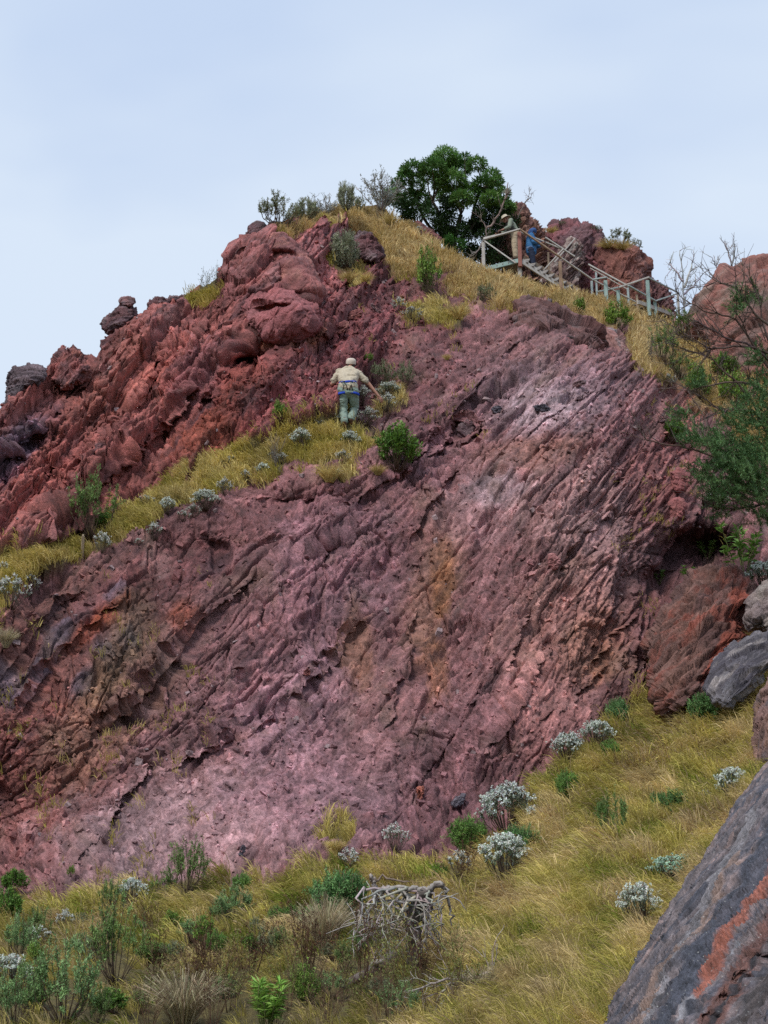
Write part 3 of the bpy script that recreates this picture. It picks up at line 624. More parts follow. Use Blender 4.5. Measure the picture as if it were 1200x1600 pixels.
# the crag behind the stairs
rock('crag_block', [(780,400),(786,360),(797,336),(802,320),(814,317),(821,326),(824,342),(836,356),(850,372),(862,400),(858,440),(830,460),(800,446)], (47.0,0,-.8), .9, [(.17,.085,.075),(.26,.14,.10),(.12,.06,.065)], RM,
     'narrow brown spire of the crag rising behind the hooded person', 40, (.75,.2,.6), (1.6,.2), (.2,.25,.14), 220, 120, group='blocks of the crag behind the stairs')
rock('crag_block', [(846,396),(850,362),(862,350),(880,350),(900,347),(922,350),(936,366),(942,392),(950,430),(946,470),(900,480),(860,460)], (47.6,0,-.8), 1.2, [(.12,.06,.07),(.19,.07,.08),(.09,.05,.055)], RM,
     'dark rounded middle block of the crag behind the stairs', 41, (.5,.2,.8), (1.1,.6), (.35,.3,.11), 240, 130, group='blocks of the crag behind the stairs')
rock('crag_block', [(930,400),(936,382),(960,384),(985,387),(1002,396),(1011,412),(1010,440),(1014,470),(990,490),(940,484),(926,440)], (47.2,0,-.6), 1.1, [(.21,.085,.065),(.15,.06,.055),(.10,.05,.055)], RM,
     'rust-red block of the crag with a grass cap above the stair rails', 42, (.5,.2,.8), (1,.6), (.25,.22,.08), 220, 120, group='blocks of the crag behind the stairs')
rock('crag_block', [(1000,440),(1014,432),(1034,444),(1048,462),(1054,486),(1050,504),(1010,500),(996,476)], (47.6,0,-.6), .8, [(.10,.05,.055),(.16,.07,.07),(.08,.045,.05)], RM,
     'small dark right-hand end block of the crag beside the gap of sky', 43, (.5,.2,.8), (.8,.3), (.2,.25,.12), 170, 100, group='blocks of the crag behind the stairs')
rock('tilted_slab', [(846,440),(862,412),(880,386),(893,372),(906,380),(914,400),(912,420),(900,446),(880,462),(856,458)], (45.8,.3,-1), .5, [(.18,.12,.11),(.11,.06,.06),(.30,.27,.25)], RML,
     'tilted grey lichen-streaked slab leaning behind the stair rail', 44, (.62,.2,.72), (1.4,.18), (.12,.15,.1), 180, 110)
# separate stones lying on the face
def stone_at(u, v, wpx, hpx, deg, cols, label, seed, ph=.5):
    d = depth_at(u, v); a = math.radians(deg); rs = random.Random(seed); pl = []
    for i in range(9):
        t = i / 9 * 2 * math.pi; r = rs.uniform(.78, 1.1)
        x = math.cos(t) * wpx / 2 * r; y = math.sin(t) * hpx / 2 * r
        pl.append((u + x * math.cos(a) - y * math.sin(a), v + x * math.sin(a) + y * math.cos(a)))
    return rock('stone', pl, (d - .05, 0, -.5), min(wpx, hpx) / 2 * d / F * ph, cols, RM, label, seed, (math.cos(a), .3, -math.sin(a)), (wpx * d / F * .8, hpx * d / F * .5), (.05, .06, .03), 90, 50, cat='stone')
R_SL = [(.10, .095, .12), (.07, .06, .08), (.18, .16, .19)]
for i, s_ in enumerate([(729,672,34,40,30,R_DARK,'dark angular block jutting from the face right of the green bush'),(378,1331,12,26,25,R_SL,'small blue-grey stone low on the lilac face above the grass'),
      (716,1251,22,14,-40,R_SL,'dark slate flake at the foot of the face left of the pale rounded bush'),(655,1242,14,34,20,[(.30,.10,.07),(.2,.07,.06),(.3,.12,.09)],'orange-red stone streak near the foot of the face'),
      (846,638,28,8,3,R_SL,'thin dark flake on the wet pale patch of the upper face'),(776,640,16,12,-10,R_SL,'grey stone left of the wet pale patch'),(828,1236,10,26,20,[(.25,.10,.08),(.16,.07,.06),(.3,.15,.12)],'reddish stone at the edge of the grass right of the pale bushes'),
      (556,492,26,18,-20,R_RED,'pale red slab among the scree above the climber'),(530,514,34,12,-35,R_RED,'long red flake in the scree above the climber'),(589,484,28,7,40,R_GREY,'grey flake lying in the upper scree'),
      (628,488,14,20,0,R_RED,'upright reddish stone beside the pale bushes in the upper gully'),(448,1062,34,16,-25,[(.36,.20,.22),(.28,.14,.16),(.4,.25,.27)],'pale pink flat stone in the middle of the face'),
      (480,1050,16,10,-30,R_RED,'little red stone right of the pale pink flat stone'),(865,878,20,26,-10,[(.34,.16,.16),(.25,.1,.1),(.38,.2,.2)],'pink square block high on the right of the face'),
      (1062,750,34,44,15,[(.28,.10,.10),(.22,.08,.08),(.33,.13,.12)],'red block in the broken rock left of the dark evergreen'),(1052,800,30,50,30,[(.28,.10,.10),(.22,.08,.08),(.33,.13,.12)],'long leaning red block under the evergreen branches'),
      (1035,655,26,12,-30,R_GREY,'flat grey stone near the top right corner of the face'),(905,600,26,14,-30,R_GREY,'flat stone below the grey-brown hump')]):
    stone_at(*s_[:6], s_[6], 60 + i)
# rubble: chips and small stones
rng = np.random.default_rng(11)
def scatter(weight, n):
    w_ = weight[INR].ravel(); w_ = w_ / w_.sum(); k = rng.choice(len(w_), n, p=w_)
    return k
GI = P[INR].reshape(-1, 3); GNI = GN[INR].reshape(-1, 3); GC = COL[INR].reshape(-1, 3); GU = U[INR].ravel(); GV = V[INR].ravel()
vis = ((U > -60) & (U < 1260) & (V < 1640)).astype(float)
visg = ((U > -320) & (U < 1700) & (V < 1745)) * np.maximum(np.gradient(US) / 1.34, 1)[None, :] * np.where((U > -60) & (U < 1260) & (V < 1640), 1, .55)
row_ = P[:, 56:-54].reshape(-1, 3) - GI
wr = vis * (1 - GM) * (scree * 3 + .35 + 1.2 * np.exp(-((U - 1000) / 120) ** 2 - ((V - 690) / 90) ** 2) + .8 * np.exp(-((U - 650) / 150) ** 2 - ((V - 620) / 90) ** 2))
k = scatter(wr, 7000); n_ = len(k)
base = np.array([(-1,-1,-.6),(1,-1,-.5),(1,1,-.6),(-1,1,-.5),(-.8,-.7,.5),(.7,-.8,.6),(.8,.7,.4),(-.6,.8,.6)], float)
vv_ = base[None] + rng.uniform(-.3, .3, (n_, 8, 3))
s_ = (.014 + .05 * rng.random(n_) ** 4)[:, None, None] * np.array([1, 1, 1])[None, None] * rng.uniform(.5, 1.5, (n_, 1, 3))
s_ = s_ * np.where(GU[k] > 0, 1, 1)[:, None, None]
vv_ = vv_ * s_
q_ = norm(rng.normal(size=(n_, 4))); 
def qrot(q, v):
    a, b = q[:, None, :1], q[:, None, 1:]; t = 2 * np.cross(np.broadcast_to(b, v.shape), v); return v + a * t + np.cross(np.broadcast_to(b, v.shape), t)
vv_ = qrot(q_, vv_) + (GI[k] + GNI[k] * .015)[:, None]
fc = np.array([(0,3,2,1),(4,5,6,7),(0,1,5,4),(1,2,6,5),(2,3,7,6),(3,0,4,7)])
fq = (np.arange(n_)[:, None, None] * 8 + fc[None]).reshape(-1, 4)
cc = GC[k] * rng.uniform(.75, 1.5, (n_, 1)); cc = np.where(rng.random((n_, 1)) < .05, np.array([[.30, .22, .23]]), cc)
rb = link('rubble', make_mesh('rubble', vv_.reshape(-1, 3), fq, None, np.repeat(cc, 8, 0), smooth=False), RM)
tag(rb, 'loose red and mauve stone chips lying over the rock face', 'rubble', kind='stuff')

# ------------------------------------------------------------ grass
GRASS_M = tint_mat('grass_blades', rough=.8, spec=.15, transl=.3, noise=(1.2, 0))
def blades(k, nb, length, lean, width, colf, spread, name, label, seed):
    """tufts of bent blades rooted on the hill; k = grid cells of the tufts, nb blades each"""
    r = np.random.default_rng(seed); nt_ = len(k); n = nt_ * nb; t = np.repeat(np.arange(nt_), nb)
    root = (GI[k] + row_[k] * r.random((nt_, 1)))[t]; nn = GNI[k][t]
    az = r.random(n) * 2 * math.pi; rad = np.abs(r.normal(size=n)) * spread[t]
    tx = norm(np.cross(nn, np.array([0, 1, .01]))); ty = np.cross(nn, tx)
    off = (tx * np.cos(az)[:, None] + ty * np.sin(az)[:, None])
    root = root + off * rad[:, None] - nn * .03
    L_ = length[t] * r.uniform(.55, 1.2, n)
    flow = lean[t] + r.normal(size=(n, 3)) * .16
    d0 = norm(np.array([0, 0, 1.0]) * .75 + nn * .35 + off * .45 * r.random((n, 1)) + flow * .45)
    d1 = norm(d0 + flow * .9 + np.array([0, 0, -.35])); d2 = norm(d1 + flow * .8 + np.array([0, 0, -.9]) * r.uniform(.4, 1.3, (n, 1)))
    p0 = root; p1 = p0 + d0 * (L_ * .4)[:, None]; p2 = p1 + d1 * (L_ * .35)[:, None]; p3 = p2 + d2 * (L_ * .3)[:, None]
    view = norm(p0); side = norm(np.cross(d0, view) + r.normal(size=(n, 3)) * .35) * (width[t] * r.uniform(.6, 1.3, n))[:, None] * .5
    V_ = np.stack([p0 - side, p0 + side, p1 - side * .95, p1 + side * .95, p2 - side * .7, p2 + side * .7, p3], 1)
    i0 = (np.arange(n) * 7)[:, None]
    q = np.concatenate([i0 + np.array([[0, 1, 3, 2]]), i0 + np.array([[2, 3, 5, 4]])]); tr = i0 + np.array([[4, 5, 6]])
    c = colf(k, t, r)
    c = np.repeat(c, 7, 0)
    o = link(name, make_mesh(name, V_.reshape(-1, 3), q, tr, c), GRASS_M)
    return tag(o, label, 'grass', kind='stuff')
def pal(x, stops):
    x = np.clip(x, 0, .999) * (len(stops) - 1); i = x.astype(int); f = (x - i)[:, None]; s = np.array(stops)
    return s[i] * (1 - f) + s[i + 1] * f
OLIVE = (.28, .28, .05); GREEN = (.22, .29, .04); YEL = (.56, .49, .13); STRAW = (.70, .54, .27); RUSTG = (.34, .19, .08); KHAKI = (.44, .37, .11); DRY = (.45, .34, .20)
NZ1 = fbm2(U / 70, V / 38, 201, 3)[INR].ravel(); NZ2 = fbm2(U / 26, V / 15, 202, 3)[INR].ravel(); NZ3 = noise2(U / 90, V / 60, 203)[INR].ravel(); NZ4 = fbm2(U / 120, V / 60, 205, 2)[INR].ravel()
GDD = D[INR].ravel()
def fore_col(k, t, r):
    x = .44 + 1.0 * NZ1[k] + .75 * NZ2[k] + .10 * sm(-200, 250, GU[k] - 700) 
    x = x[t] + r.normal(size=len(t)) * .11
    c = pal(x, [GREEN, OLIVE, KHAKI, YEL, (.60, .48, .17), STRAW]); 
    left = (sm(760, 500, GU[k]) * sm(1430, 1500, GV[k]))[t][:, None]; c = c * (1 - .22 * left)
    ru = ((NZ4[k] > .18) & (GV[k] < 1460))[t] & (r.random(len(t)) < .45); c[ru] = c[ru] * .4 + np.array(RUSTG) * .6
    dr = r.random(len(t)) < np.clip(.12 + .5 * NZ4[k], .04, .6)[t]; c[dr] = DRY
    return c * r.uniform(.7, 1.3, (len(t), 1))
def top_col(k, t, r):
    x = .62 + .5 * NZ1[k] + .4 * NZ2[k]; x = x[t] + r.normal(size=len(t)) * .14
    c = pal(x, [OLIVE, (.36, .29, .09), (.50, .38, .15), STRAW, (.68, .53, .27), (.70, .56, .32)])
    dr = r.random(len(t)) < .08; c[dr] = RUSTG
    return c * r.uniform(.75, 1.25, (len(t), 1))
def led_col(k, t, r):
    x = .68 + .6 * NZ1[k] + .5 * NZ2[k]; x = x[t] + r.normal(size=len(t)) * .13
    c = pal(x, [OLIVE, (.36, .32, .07), (.48, .40, .10), (.58, .47, .16), (.64, .51, .22)])
    return c * r.uniform(.75, 1.25, (len(t), 1))
def flow_at(k, ax=(-.55, -.25, 0), s=.7):
    a = NZ3[k] * 4; return np.stack([np.cos(a) * s * .5 + ax[0], np.sin(a) * s * .3 + ax[1], NZ2[k] * .2], -1)
# ------------------------------------------------------------ plant building blocks
class Geo:
    def __init__(s): s.v = []; s.q = []; s.t = []; s.c = []; s.n = 0
    def add(s, v, q=None, t=None, c=(1, 1, 1)):
        v = np.asarray(v, float).reshape(-1, 3)
        if q is not None and len(q): s.q.append(np.asarray(q).reshape(-1, 4) + s.n)
        if t is not None and len(t): s.t.append(np.asarray(t).reshape(-1, 3) + s.n)
        c = np.asarray(c, float); c = np.broadcast_to(c, (len(v), 3)) if c.ndim == 1 else c
        s.v.append(v); s.c.append(c); s.n += len(v)
    def mesh(s, name, smooth=True):
        return make_mesh(name, np.concatenate(s.v), np.concatenate(s.q) if s.q else None, np.concatenate(s.t) if s.t else None, np.concatenate(s.c), smooth)
def tube(g, pts, r0, r1, c, sides=5, closed=True):
    pts = np.asarray(pts, float); n = len(pts); t = norm(np.gradient(pts, axis=0))
    a = norm(np.cross(t, [.31, .17, .93])); b = np.cross(t, a); r = np.linspace(r0, r1, n)[:, None, None] if np.isscalar(r0) else np.asarray(r0)[:, None, None]
    th = np.arange(sides) / sides * 2 * math.pi
    ring = pts[:, None] + r * (a[:, None] * np.cos(th)[None, :, None] + b[:, None] * np.sin(th)[None, :, None])
    i = np.arange(n * sides).reshape(n, sides); j = np.roll(i, -1, 1)
    q = np.stack([i[:-1], j[:-1], j[1:], i[1:]], -1).reshape(-1, 4)
    tr = [(i[0, 0], i[0, k + 1], i[0, k]) for k in range(1, sides - 1)] + [(i[-1, 0], i[-1, k], i[-1, k + 1]) for k in range(1, sides - 1)]
    g.add(ring, q, tr, c)
def leaves(g, base, dirn, ln, wd, c, up=None, fold=.15):
    n = len(base); base = np.asarray(base); d = norm(np.asarray(dirn)); ln = np.broadcast_to(ln, n)[:, None]; wd = np.broadcast_to(wd, n)[:, None]
    u_ = np.array([0, 0, 1.0]) + LR.normal(size=(n, 3)) * .5 if up is None else up
    s = norm(np.cross(d, u_)); m = np.cross(s, d)
    V_ = np.stack([base, base + d * ln * .5 + s * wd * .5 + m * ln * fold * .3, base + d * ln, base + d * ln * .5 - s * wd * .5 + m * ln * fold * .3], 1)
    i = (np.arange(n) * 4)[:, None] + np.array([[0, 1, 2, 3]])
    c = np.asarray(c, float); c = np.repeat(np.broadcast_to(c, (n, 3)), 4, 0)
    g.add(V_, i, None, c)
LR = np.random.default_rng(77)
def limb(p, d, ln, n, bend, wob):
    """a curved polyline from p along d"""
    p = np.array(p, float); d = norm(np.array(d, float)); out = [p.copy()]
    for i in range(n):
        d = norm(d + np.array(bend) / n + LR.normal(size=3) * wob); p = p + d * ln / n; out.append(p.copy())
    return np.array(out), d
LEAF_M = tint_mat('leaves', rough=.55, spec=.3, transl=.2, noise=(5, 0))
SILV_M = tint_mat('silver_foliage', rough=.85, spec=.1, transl=.1, noise=(9, 0))
BARK_M = tint_mat('bark', rough=.9, spec=.1, noise=(14, 0))
DEAD_M = tint_mat('dead_wood', rough=.85, spec=.15, noise=(20, 0))
def jit(c, n, k=.25):
    return np.array(c)[None] * np.exp(LR.normal(size=(n, 1)) * k) * np.exp(LR.normal(size=(n, 3)) * .06)
def plant(name, parts, label=None, cat='shrub', group=None):
    root = empty(name); root['label'] = label or ''; root['category'] = cat
    if group: root['group'] = group
    for pn, g, m in parts:
        if g.n: link(pn, g.mesh(pn, smooth=(pn != 'flower_heads')), m, root)
    return root
# each prototype is one unit wide, standing on z = 0
def silver_bush(seed, nst=46, h=.85, c=(.62, .66, .62), cg=(.20, .25, .17), flat=1.0):
    global LR; LR = np.random.default_rng(seed); st, fo, fl = Geo(), Geo(), Geo()
    for i in range(nst):
        a = LR.random() * 6.283; r = math.sqrt(LR.random()) * .47; tip = np.array([math.cos(a) * r, math.sin(a) * r, h * (.36 + .64 * math.sqrt(max(0, 1 - (r / .48) ** 2))) * LR.uniform(.85, 1.06)])
        b = np.array([math.cos(a) * r * .15, math.sin(a) * r * .15, 0]); m = (b + tip) / 2 + np.array([math.cos(a), math.sin(a), 0]) * .05 + LR.normal(size=3) * .03
        tube(st, [b, (b + m) / 2, m, (m + tip) / 2, tip], .011, .005, (.09, .065, .05), 4)
        ax = norm(tip - m)
        n = 26; t = LR.uniform(.35, 1, n)[:, None]; pb = m * (1 - t) + tip * t; leaves(fo, pb, ax * .7 + LR.normal(size=(n, 3)) * .75, LR.uniform(.05, .09, n), .02, jit(cg, n))
        nb = LR.integers(8, 13); 
        for _ in range(nb):
            o = tip + LR.normal(size=3) * np.array([.055, .055, .03]); n = 13
            dr = norm(LR.normal(size=(n, 3)) + np.array([0, 0, .35])); leaves(fl, o + dr * .004, dr, LR.uniform(.022, .038, n), .026, jit(c, n, .18) if LR.random() > .1 else jit((.20, .14, .09), n))
    return [('stems', st, BARK_M), ('foliage', fo, LEAF_M), ('flower_heads', fl, SILV_M)]
def heath_bush(seed, nst=40, h=.9, c=(.05, .11, .045), c2=(.09, .16, .06), spread=.42, lean=(0, 0), up=.6, stemmy=0.0, ll=.05, lw=.013, dens=60):
    global LR; LR = np.random.default_rng(seed); st, fo = Geo(), Geo()
    for i in range(nst):
        a = LR.random() * 6.283; r = math.sqrt(LR.random()) * spread; zz = h * (.40 + .60 * math.sqrt(max(0, 1 - (r / (spread * 1.08)) ** 2))) * LR.uniform(.7, 1.05)
        tip = np.array([math.cos(a) * r + lean[0] * zz, math.sin(a) * r + lean[1] * zz, zz]); b = np.array([math.cos(a) * r * .12, math.sin(a) * r * .12, 0])
        m = b * (.6 - .15 * (stemmy == 0)) + tip * (.4 + .15 * (stemmy == 0)) + np.array([math.cos(a), math.sin(a), -.3]) * .07 + LR.normal(size=3) * .05
        pts = np.array([b, (b + m) / 2 + LR.normal(size=3) * .015, m, (m + tip) / 2, tip]); tube(st, pts, .008, .004, (.10, .07, .05), 4)
        sub = [(m, tip)] + ([(b * .7 + m * .3, m), (b * .4 + m * .6, m)] if stemmy == 0 else [])
        for _ in range(3):
            d = norm(tip - m + LR.normal(size=3) * .26 + np.array([0, 0, .05])); L2 = LR.uniform(.10, .22); s0 = m + (tip - m) * LR.uniform(.0, .7); sub.append((s0, s0 + d * L2)); tube(st, [s0, s0 + d * L2 * .5, s0 + d * L2], .004, .002, (.10, .07, .05), 3)
        mixk = LR.random(); cc = np.array(c) * (1 - mixk) + np.array(c2) * mixk
        for (s0, s1) in sub:
            n = dens; t = LR.uniform(stemmy, 1, n)[:, None]; pb = s0 * (1 - t) + s1 * t; ax = norm(s1 - s0)
            leaves(fo, pb + LR.normal(size=(n, 3)) * .012, ax * up + LR.normal(size=(n, 3)) * .75, LR.uniform(.6, 1.2, n) * ll, lw, jit(cc, n, .22))
    return [('stems', st, BARK_M), ('foliage', fo, LEAF_M)]
def broad_plant(seed, nst=9, h=.9, c=(.13, .24, .05), ll=.17, lw=.05, nl=16):
    global LR; LR = np.random.default_rng(seed); st, fo = Geo(), Geo()
    for i in range(nst):
        a = LR.random() * 6.283; r = LR.uniform(.1, .4); pts, d = limb((math.cos(a) * .03, math.sin(a) * .03, 0), (math.cos(a) * r, math.sin(a) * r, .8), h * LR.uniform(.55, 1), 6, (0, 0, .3), .08)
        tube(st, pts, .014, .006, (.12, .13, .05), 4)
        for _ in range(nl):
            t = LR.uniform(.35, 1) ** .6; k = min(int(t * 6), 5); p = pts[k] * (1 - (t * 6 - k)) + pts[k + 1] * (t * 6 - k)
            az = LR.random() * 6.283; dr = np.array([math.cos(az), math.sin(az), LR.uniform(-.2, .7)]); n = 2
            leaves(fo, p[None], dr[None], ll * LR.uniform(.6, 1.1), lw, jit(c, 1, .2), fold=.3)
        for _ in range(9):
            az = LR.random() * 6.283; leaves(fo, pts[-1][None], np.array([[math.cos(az), math.sin(az), LR.uniform(.2, 1.1)]]), ll * LR.uniform(.6, 1), lw * .8, jit(np.array(c) * 1.25, 1, .15), fold=.3)
    return [('stems', st, BARK_M), ('leaves', fo, LEAF_M)]
def twig_bush(seed, nst=16, h=1.0, c=(.12, .085, .06), heads=None, spread=.5, kids=5, r=.008, leafc=None):
    global LR; LR = np.random.default_rng(seed); st, fl = Geo(), Geo()
    for i in range(nst):
        a = LR.random() * 6.283; rr = LR.uniform(.1, 1) * spread; pts, d = limb((math.cos(a) * .04, math.sin(a) * .04, 0), (math.cos(a) * rr, math.sin(a) * rr, .9), h * LR.uniform(.6, 1.05), 7, (0, 0, .2), .10)
        tube(st, pts, r, r * .4, jit(c, 1)[0], 4)
        for _ in range(kids):
            k = LR.integers(2, 7); q, d2 = limb(pts[k], norm(pts[k] - pts[k - 1]) + LR.normal(size=3) * .55, h * LR.uniform(.12, .34), 4, (0, 0, .25), .14); tube(st, q, r * .5, r * .25, jit(c, 1)[0], 3)
            if heads is not None:
                n = 12; leaves(st, q[-1] + LR.normal(size=(n, 3)) * .014, LR.normal(size=(n, 3)) + np.array([0, 0, .8]), LR.uniform(.02, .045, n), .014, jit(heads, n, .3))
            if leafc is not None:
                n = 16; t = LR.integers(0, 5, n); leaves(fl, q[t], LR.normal(size=(n, 3)) * .7 + np.array([0, 0, .5]), LR.uniform(.03, .06, n), .015, jit(leafc, n, .25))
    return [('stems', st, BARK_M)] + ([('leaves', fl, LEAF_M)] if fl.n and heads is None else [])
def tussock(seed, c=(.55, .43, .17), h=.8, n=420):
    global LR; LR = np.random.default_rng(seed); g = Geo()
    az = LR.random(n) * 6.283; s = LR.random(n) ** .7
    o = np.stack([np.cos(az), np.sin(az), np.zeros(n)], -1); p0 = o * (.10 * LR.random(n))[:, None]; L_ = h * LR.uniform(.6, 1.1, n)[:, None]
    d0 = norm(o * (s * .7)[:, None] + np.array([0, 0, 1])); d1 = norm(d0 + o * .4 * s[:, None] + np.array([0, 0, -.4])); d2 = norm(d1 + np.array([0, 0, -1.0]) + o * .3)
    p1 = p0 + d0 * L_ * .5; p2 = p1 + d1 * L_ * .3; p3 = p2 + d2 * L_ * .25; sd_ = norm(np.cross(d0, LR.normal(size=(n, 3)))) * .0045
    V_ = np.stack([p0 - sd_, p0 + sd_, p1 - sd_, p1 + sd_, p2 - sd_ * .7, p2 + sd_ * .7, p3], 1); i0 = (np.arange(n) * 7)[:, None]
    g.add(V_, np.concatenate([i0 + np.array([[0, 1, 3, 2]]), i0 + np.array([[2, 3, 5, 4]])]), i0 + np.array([[4, 5, 6]]), np.repeat(jit(c, n, .2), 7, 0))
    return g
_protos = {}; CLEAR = []
def put(kind, u, v, wpx, label, cat='shrub', group=None, hs=1.0, name=None, tilt=0.0, sink=.04, d=None):
    """stand a plant of the given kind on the hillside where the photo shows its foot"""
    mk, nm = KINDS[kind]
    if kind not in _protos:
        parts = mk()
        if isinstance(parts, Geo): o = link(nm, parts.mesh(nm), GRASS_M); o['category'] = cat
        else: o = plant(nm, parts, label, cat)
        _protos[kind] = o
    else: o = copy_tree(_protos[kind])
    p = at(u, v) if d is None else Vector(world(u, v, d)); dd = (project(np.array(p))[2]); s = (1.32 if kind[:6] == 'silver' else 1.15) * wpx * float(dd) / F; CLEAR.append((u, v - wpx * .22, wpx))
    h = abs(hash_((u, v)))
    o.location = (p.x, p.y, p.z - sink * s); o.scale = (s, s, s * hs); o.rotation_euler = (0, tilt, h)
    if 'group' in o: del o['group']
    tag(o, label, cat, group)
    return o
def hash_(t): return (t[0] * 12.9898 + t[1] * 78.233) % 6.283
KINDS = {
 'silver1': (lambda: silver_bush(1), 'everlasting_bush'), 'silver2': (lambda: silver_bush(2, 38, .9, (.66, .70, .64)), 'everlasting_bush'), 'silver3': (lambda: silver_bush(3, 22, .95, (.68, .70, .66), (.17, .20, .13)), 'everlasting_bush'),
 'silverblue': (lambda: silver_bush(4, 40, .7, (.45, .60, .48), (.26, .38, .26)), 'everlasting_bush'),
 'heath': (lambda: heath_bush(11, 60, .85, (.11, .23, .05), (.22, .38, .09), dens=44), 'heath_bush'), 'heathteal': (lambda: heath_bush(12, 64, .85, (.10, .22, .075), (.19, .35, .12), dens=44), 'heath_bush'),
 'heathslim': (lambda: heath_bush(13, 12, 1.5, (.13, .24, .07), (.21, .34, .10), .25, dens=60), 'heath_bush'), 'heathwind': (lambda: heath_bush(14, 40, .6, (.09, .19, .055), (.16, .27, .085), .42, (.5, 0)), 'heath_bush'),
 'stemmy': (lambda: heath_bush(15, 24, 1.15, (.12, .20, .06), (.22, .33, .10), .45, stemmy=.4, dens=40), 'heath_bush'), 'stemteal': (lambda: heath_bush(16, 26, 1.0, (.15, .26, .10), (.26, .40, .16), .48, stemmy=.3, dens=44), 'heath_bush'),
 'bright': (lambda: heath_bush(17, 30, 1.1, (.11, .22, .035), (.22, .34, .06), .42, stemmy=.05, dens=18, ll=.085, lw=.026), 'leafy_bush'), 'darkgreen': (lambda: heath_bush(18, 40, .9, (.07, .15, .025), (.16, .29, .05), .46, stemmy=.05, dens=20, ll=.09, lw=.032), 'leafy_bush'),
 'grey': (lambda: heath_bush(19, 42, 1.15, (.25, .28, .18), (.42, .45, .32), .36, ll=.06, lw=.014, dens=44), 'grey_bush'), 'greyloose': (lambda: heath_bush(20, 26, .9, (.15, .19, .09), (.28, .31, .19), .46, stemmy=.35, dens=34), 'grey_bush'),
 'broad': (lambda: broad_plant(21), 'broadleaf_plant'), 'rosette': (lambda: broad_plant(22, 16, .75, (.17, .30, .05), .2, .032, 22), 'broadleaf_plant'), 'broaddark': (lambda: broad_plant(23, 8, 1.1, (.07, .15, .04), .17, .05), 'broadleaf_plant'),
 'bare': (lambda: twig_bush(31, 14, 1.1, (.17, .14, .12), None, .55, 7, .008), 'bare_bush'), 'barepale': (lambda: twig_bush(32, 20, .8, (.30, .27, .25), None, .9, 9, .009, (.34, .36, .33)), 'pale_bush'),
 'brown': (lambda: twig_bush(33, 11, 1.2, (.08, .045, .03), (.10, .05, .03), .4, 8, .008), 'dry_shrub'), 'brown2': (lambda: twig_bush(34, 13, 1.3, (.12, .075, .05), (.10, .06, .04), .55, 5, .006), 'dry_shrub'),
 'brown3': (lambda: twig_bush(35, 12, 1.3, (.14, .09, .06), None, .5, 6, .0055, (.20, .22, .06)), 'dry_shrub'), 'sprig': (lambda: twig_bush(36, 9, 1.2, (.15, .14, .09), (.22, .24, .19), .35, 4, .012), 'sprig_plant'),
 'tuft': (lambda: tussock(41), 'grass_tussock'), 'strawtuft': (lambda: tussock(42, (.46, .39, .25), 1.0, 700), 'grass_tussock'),
}

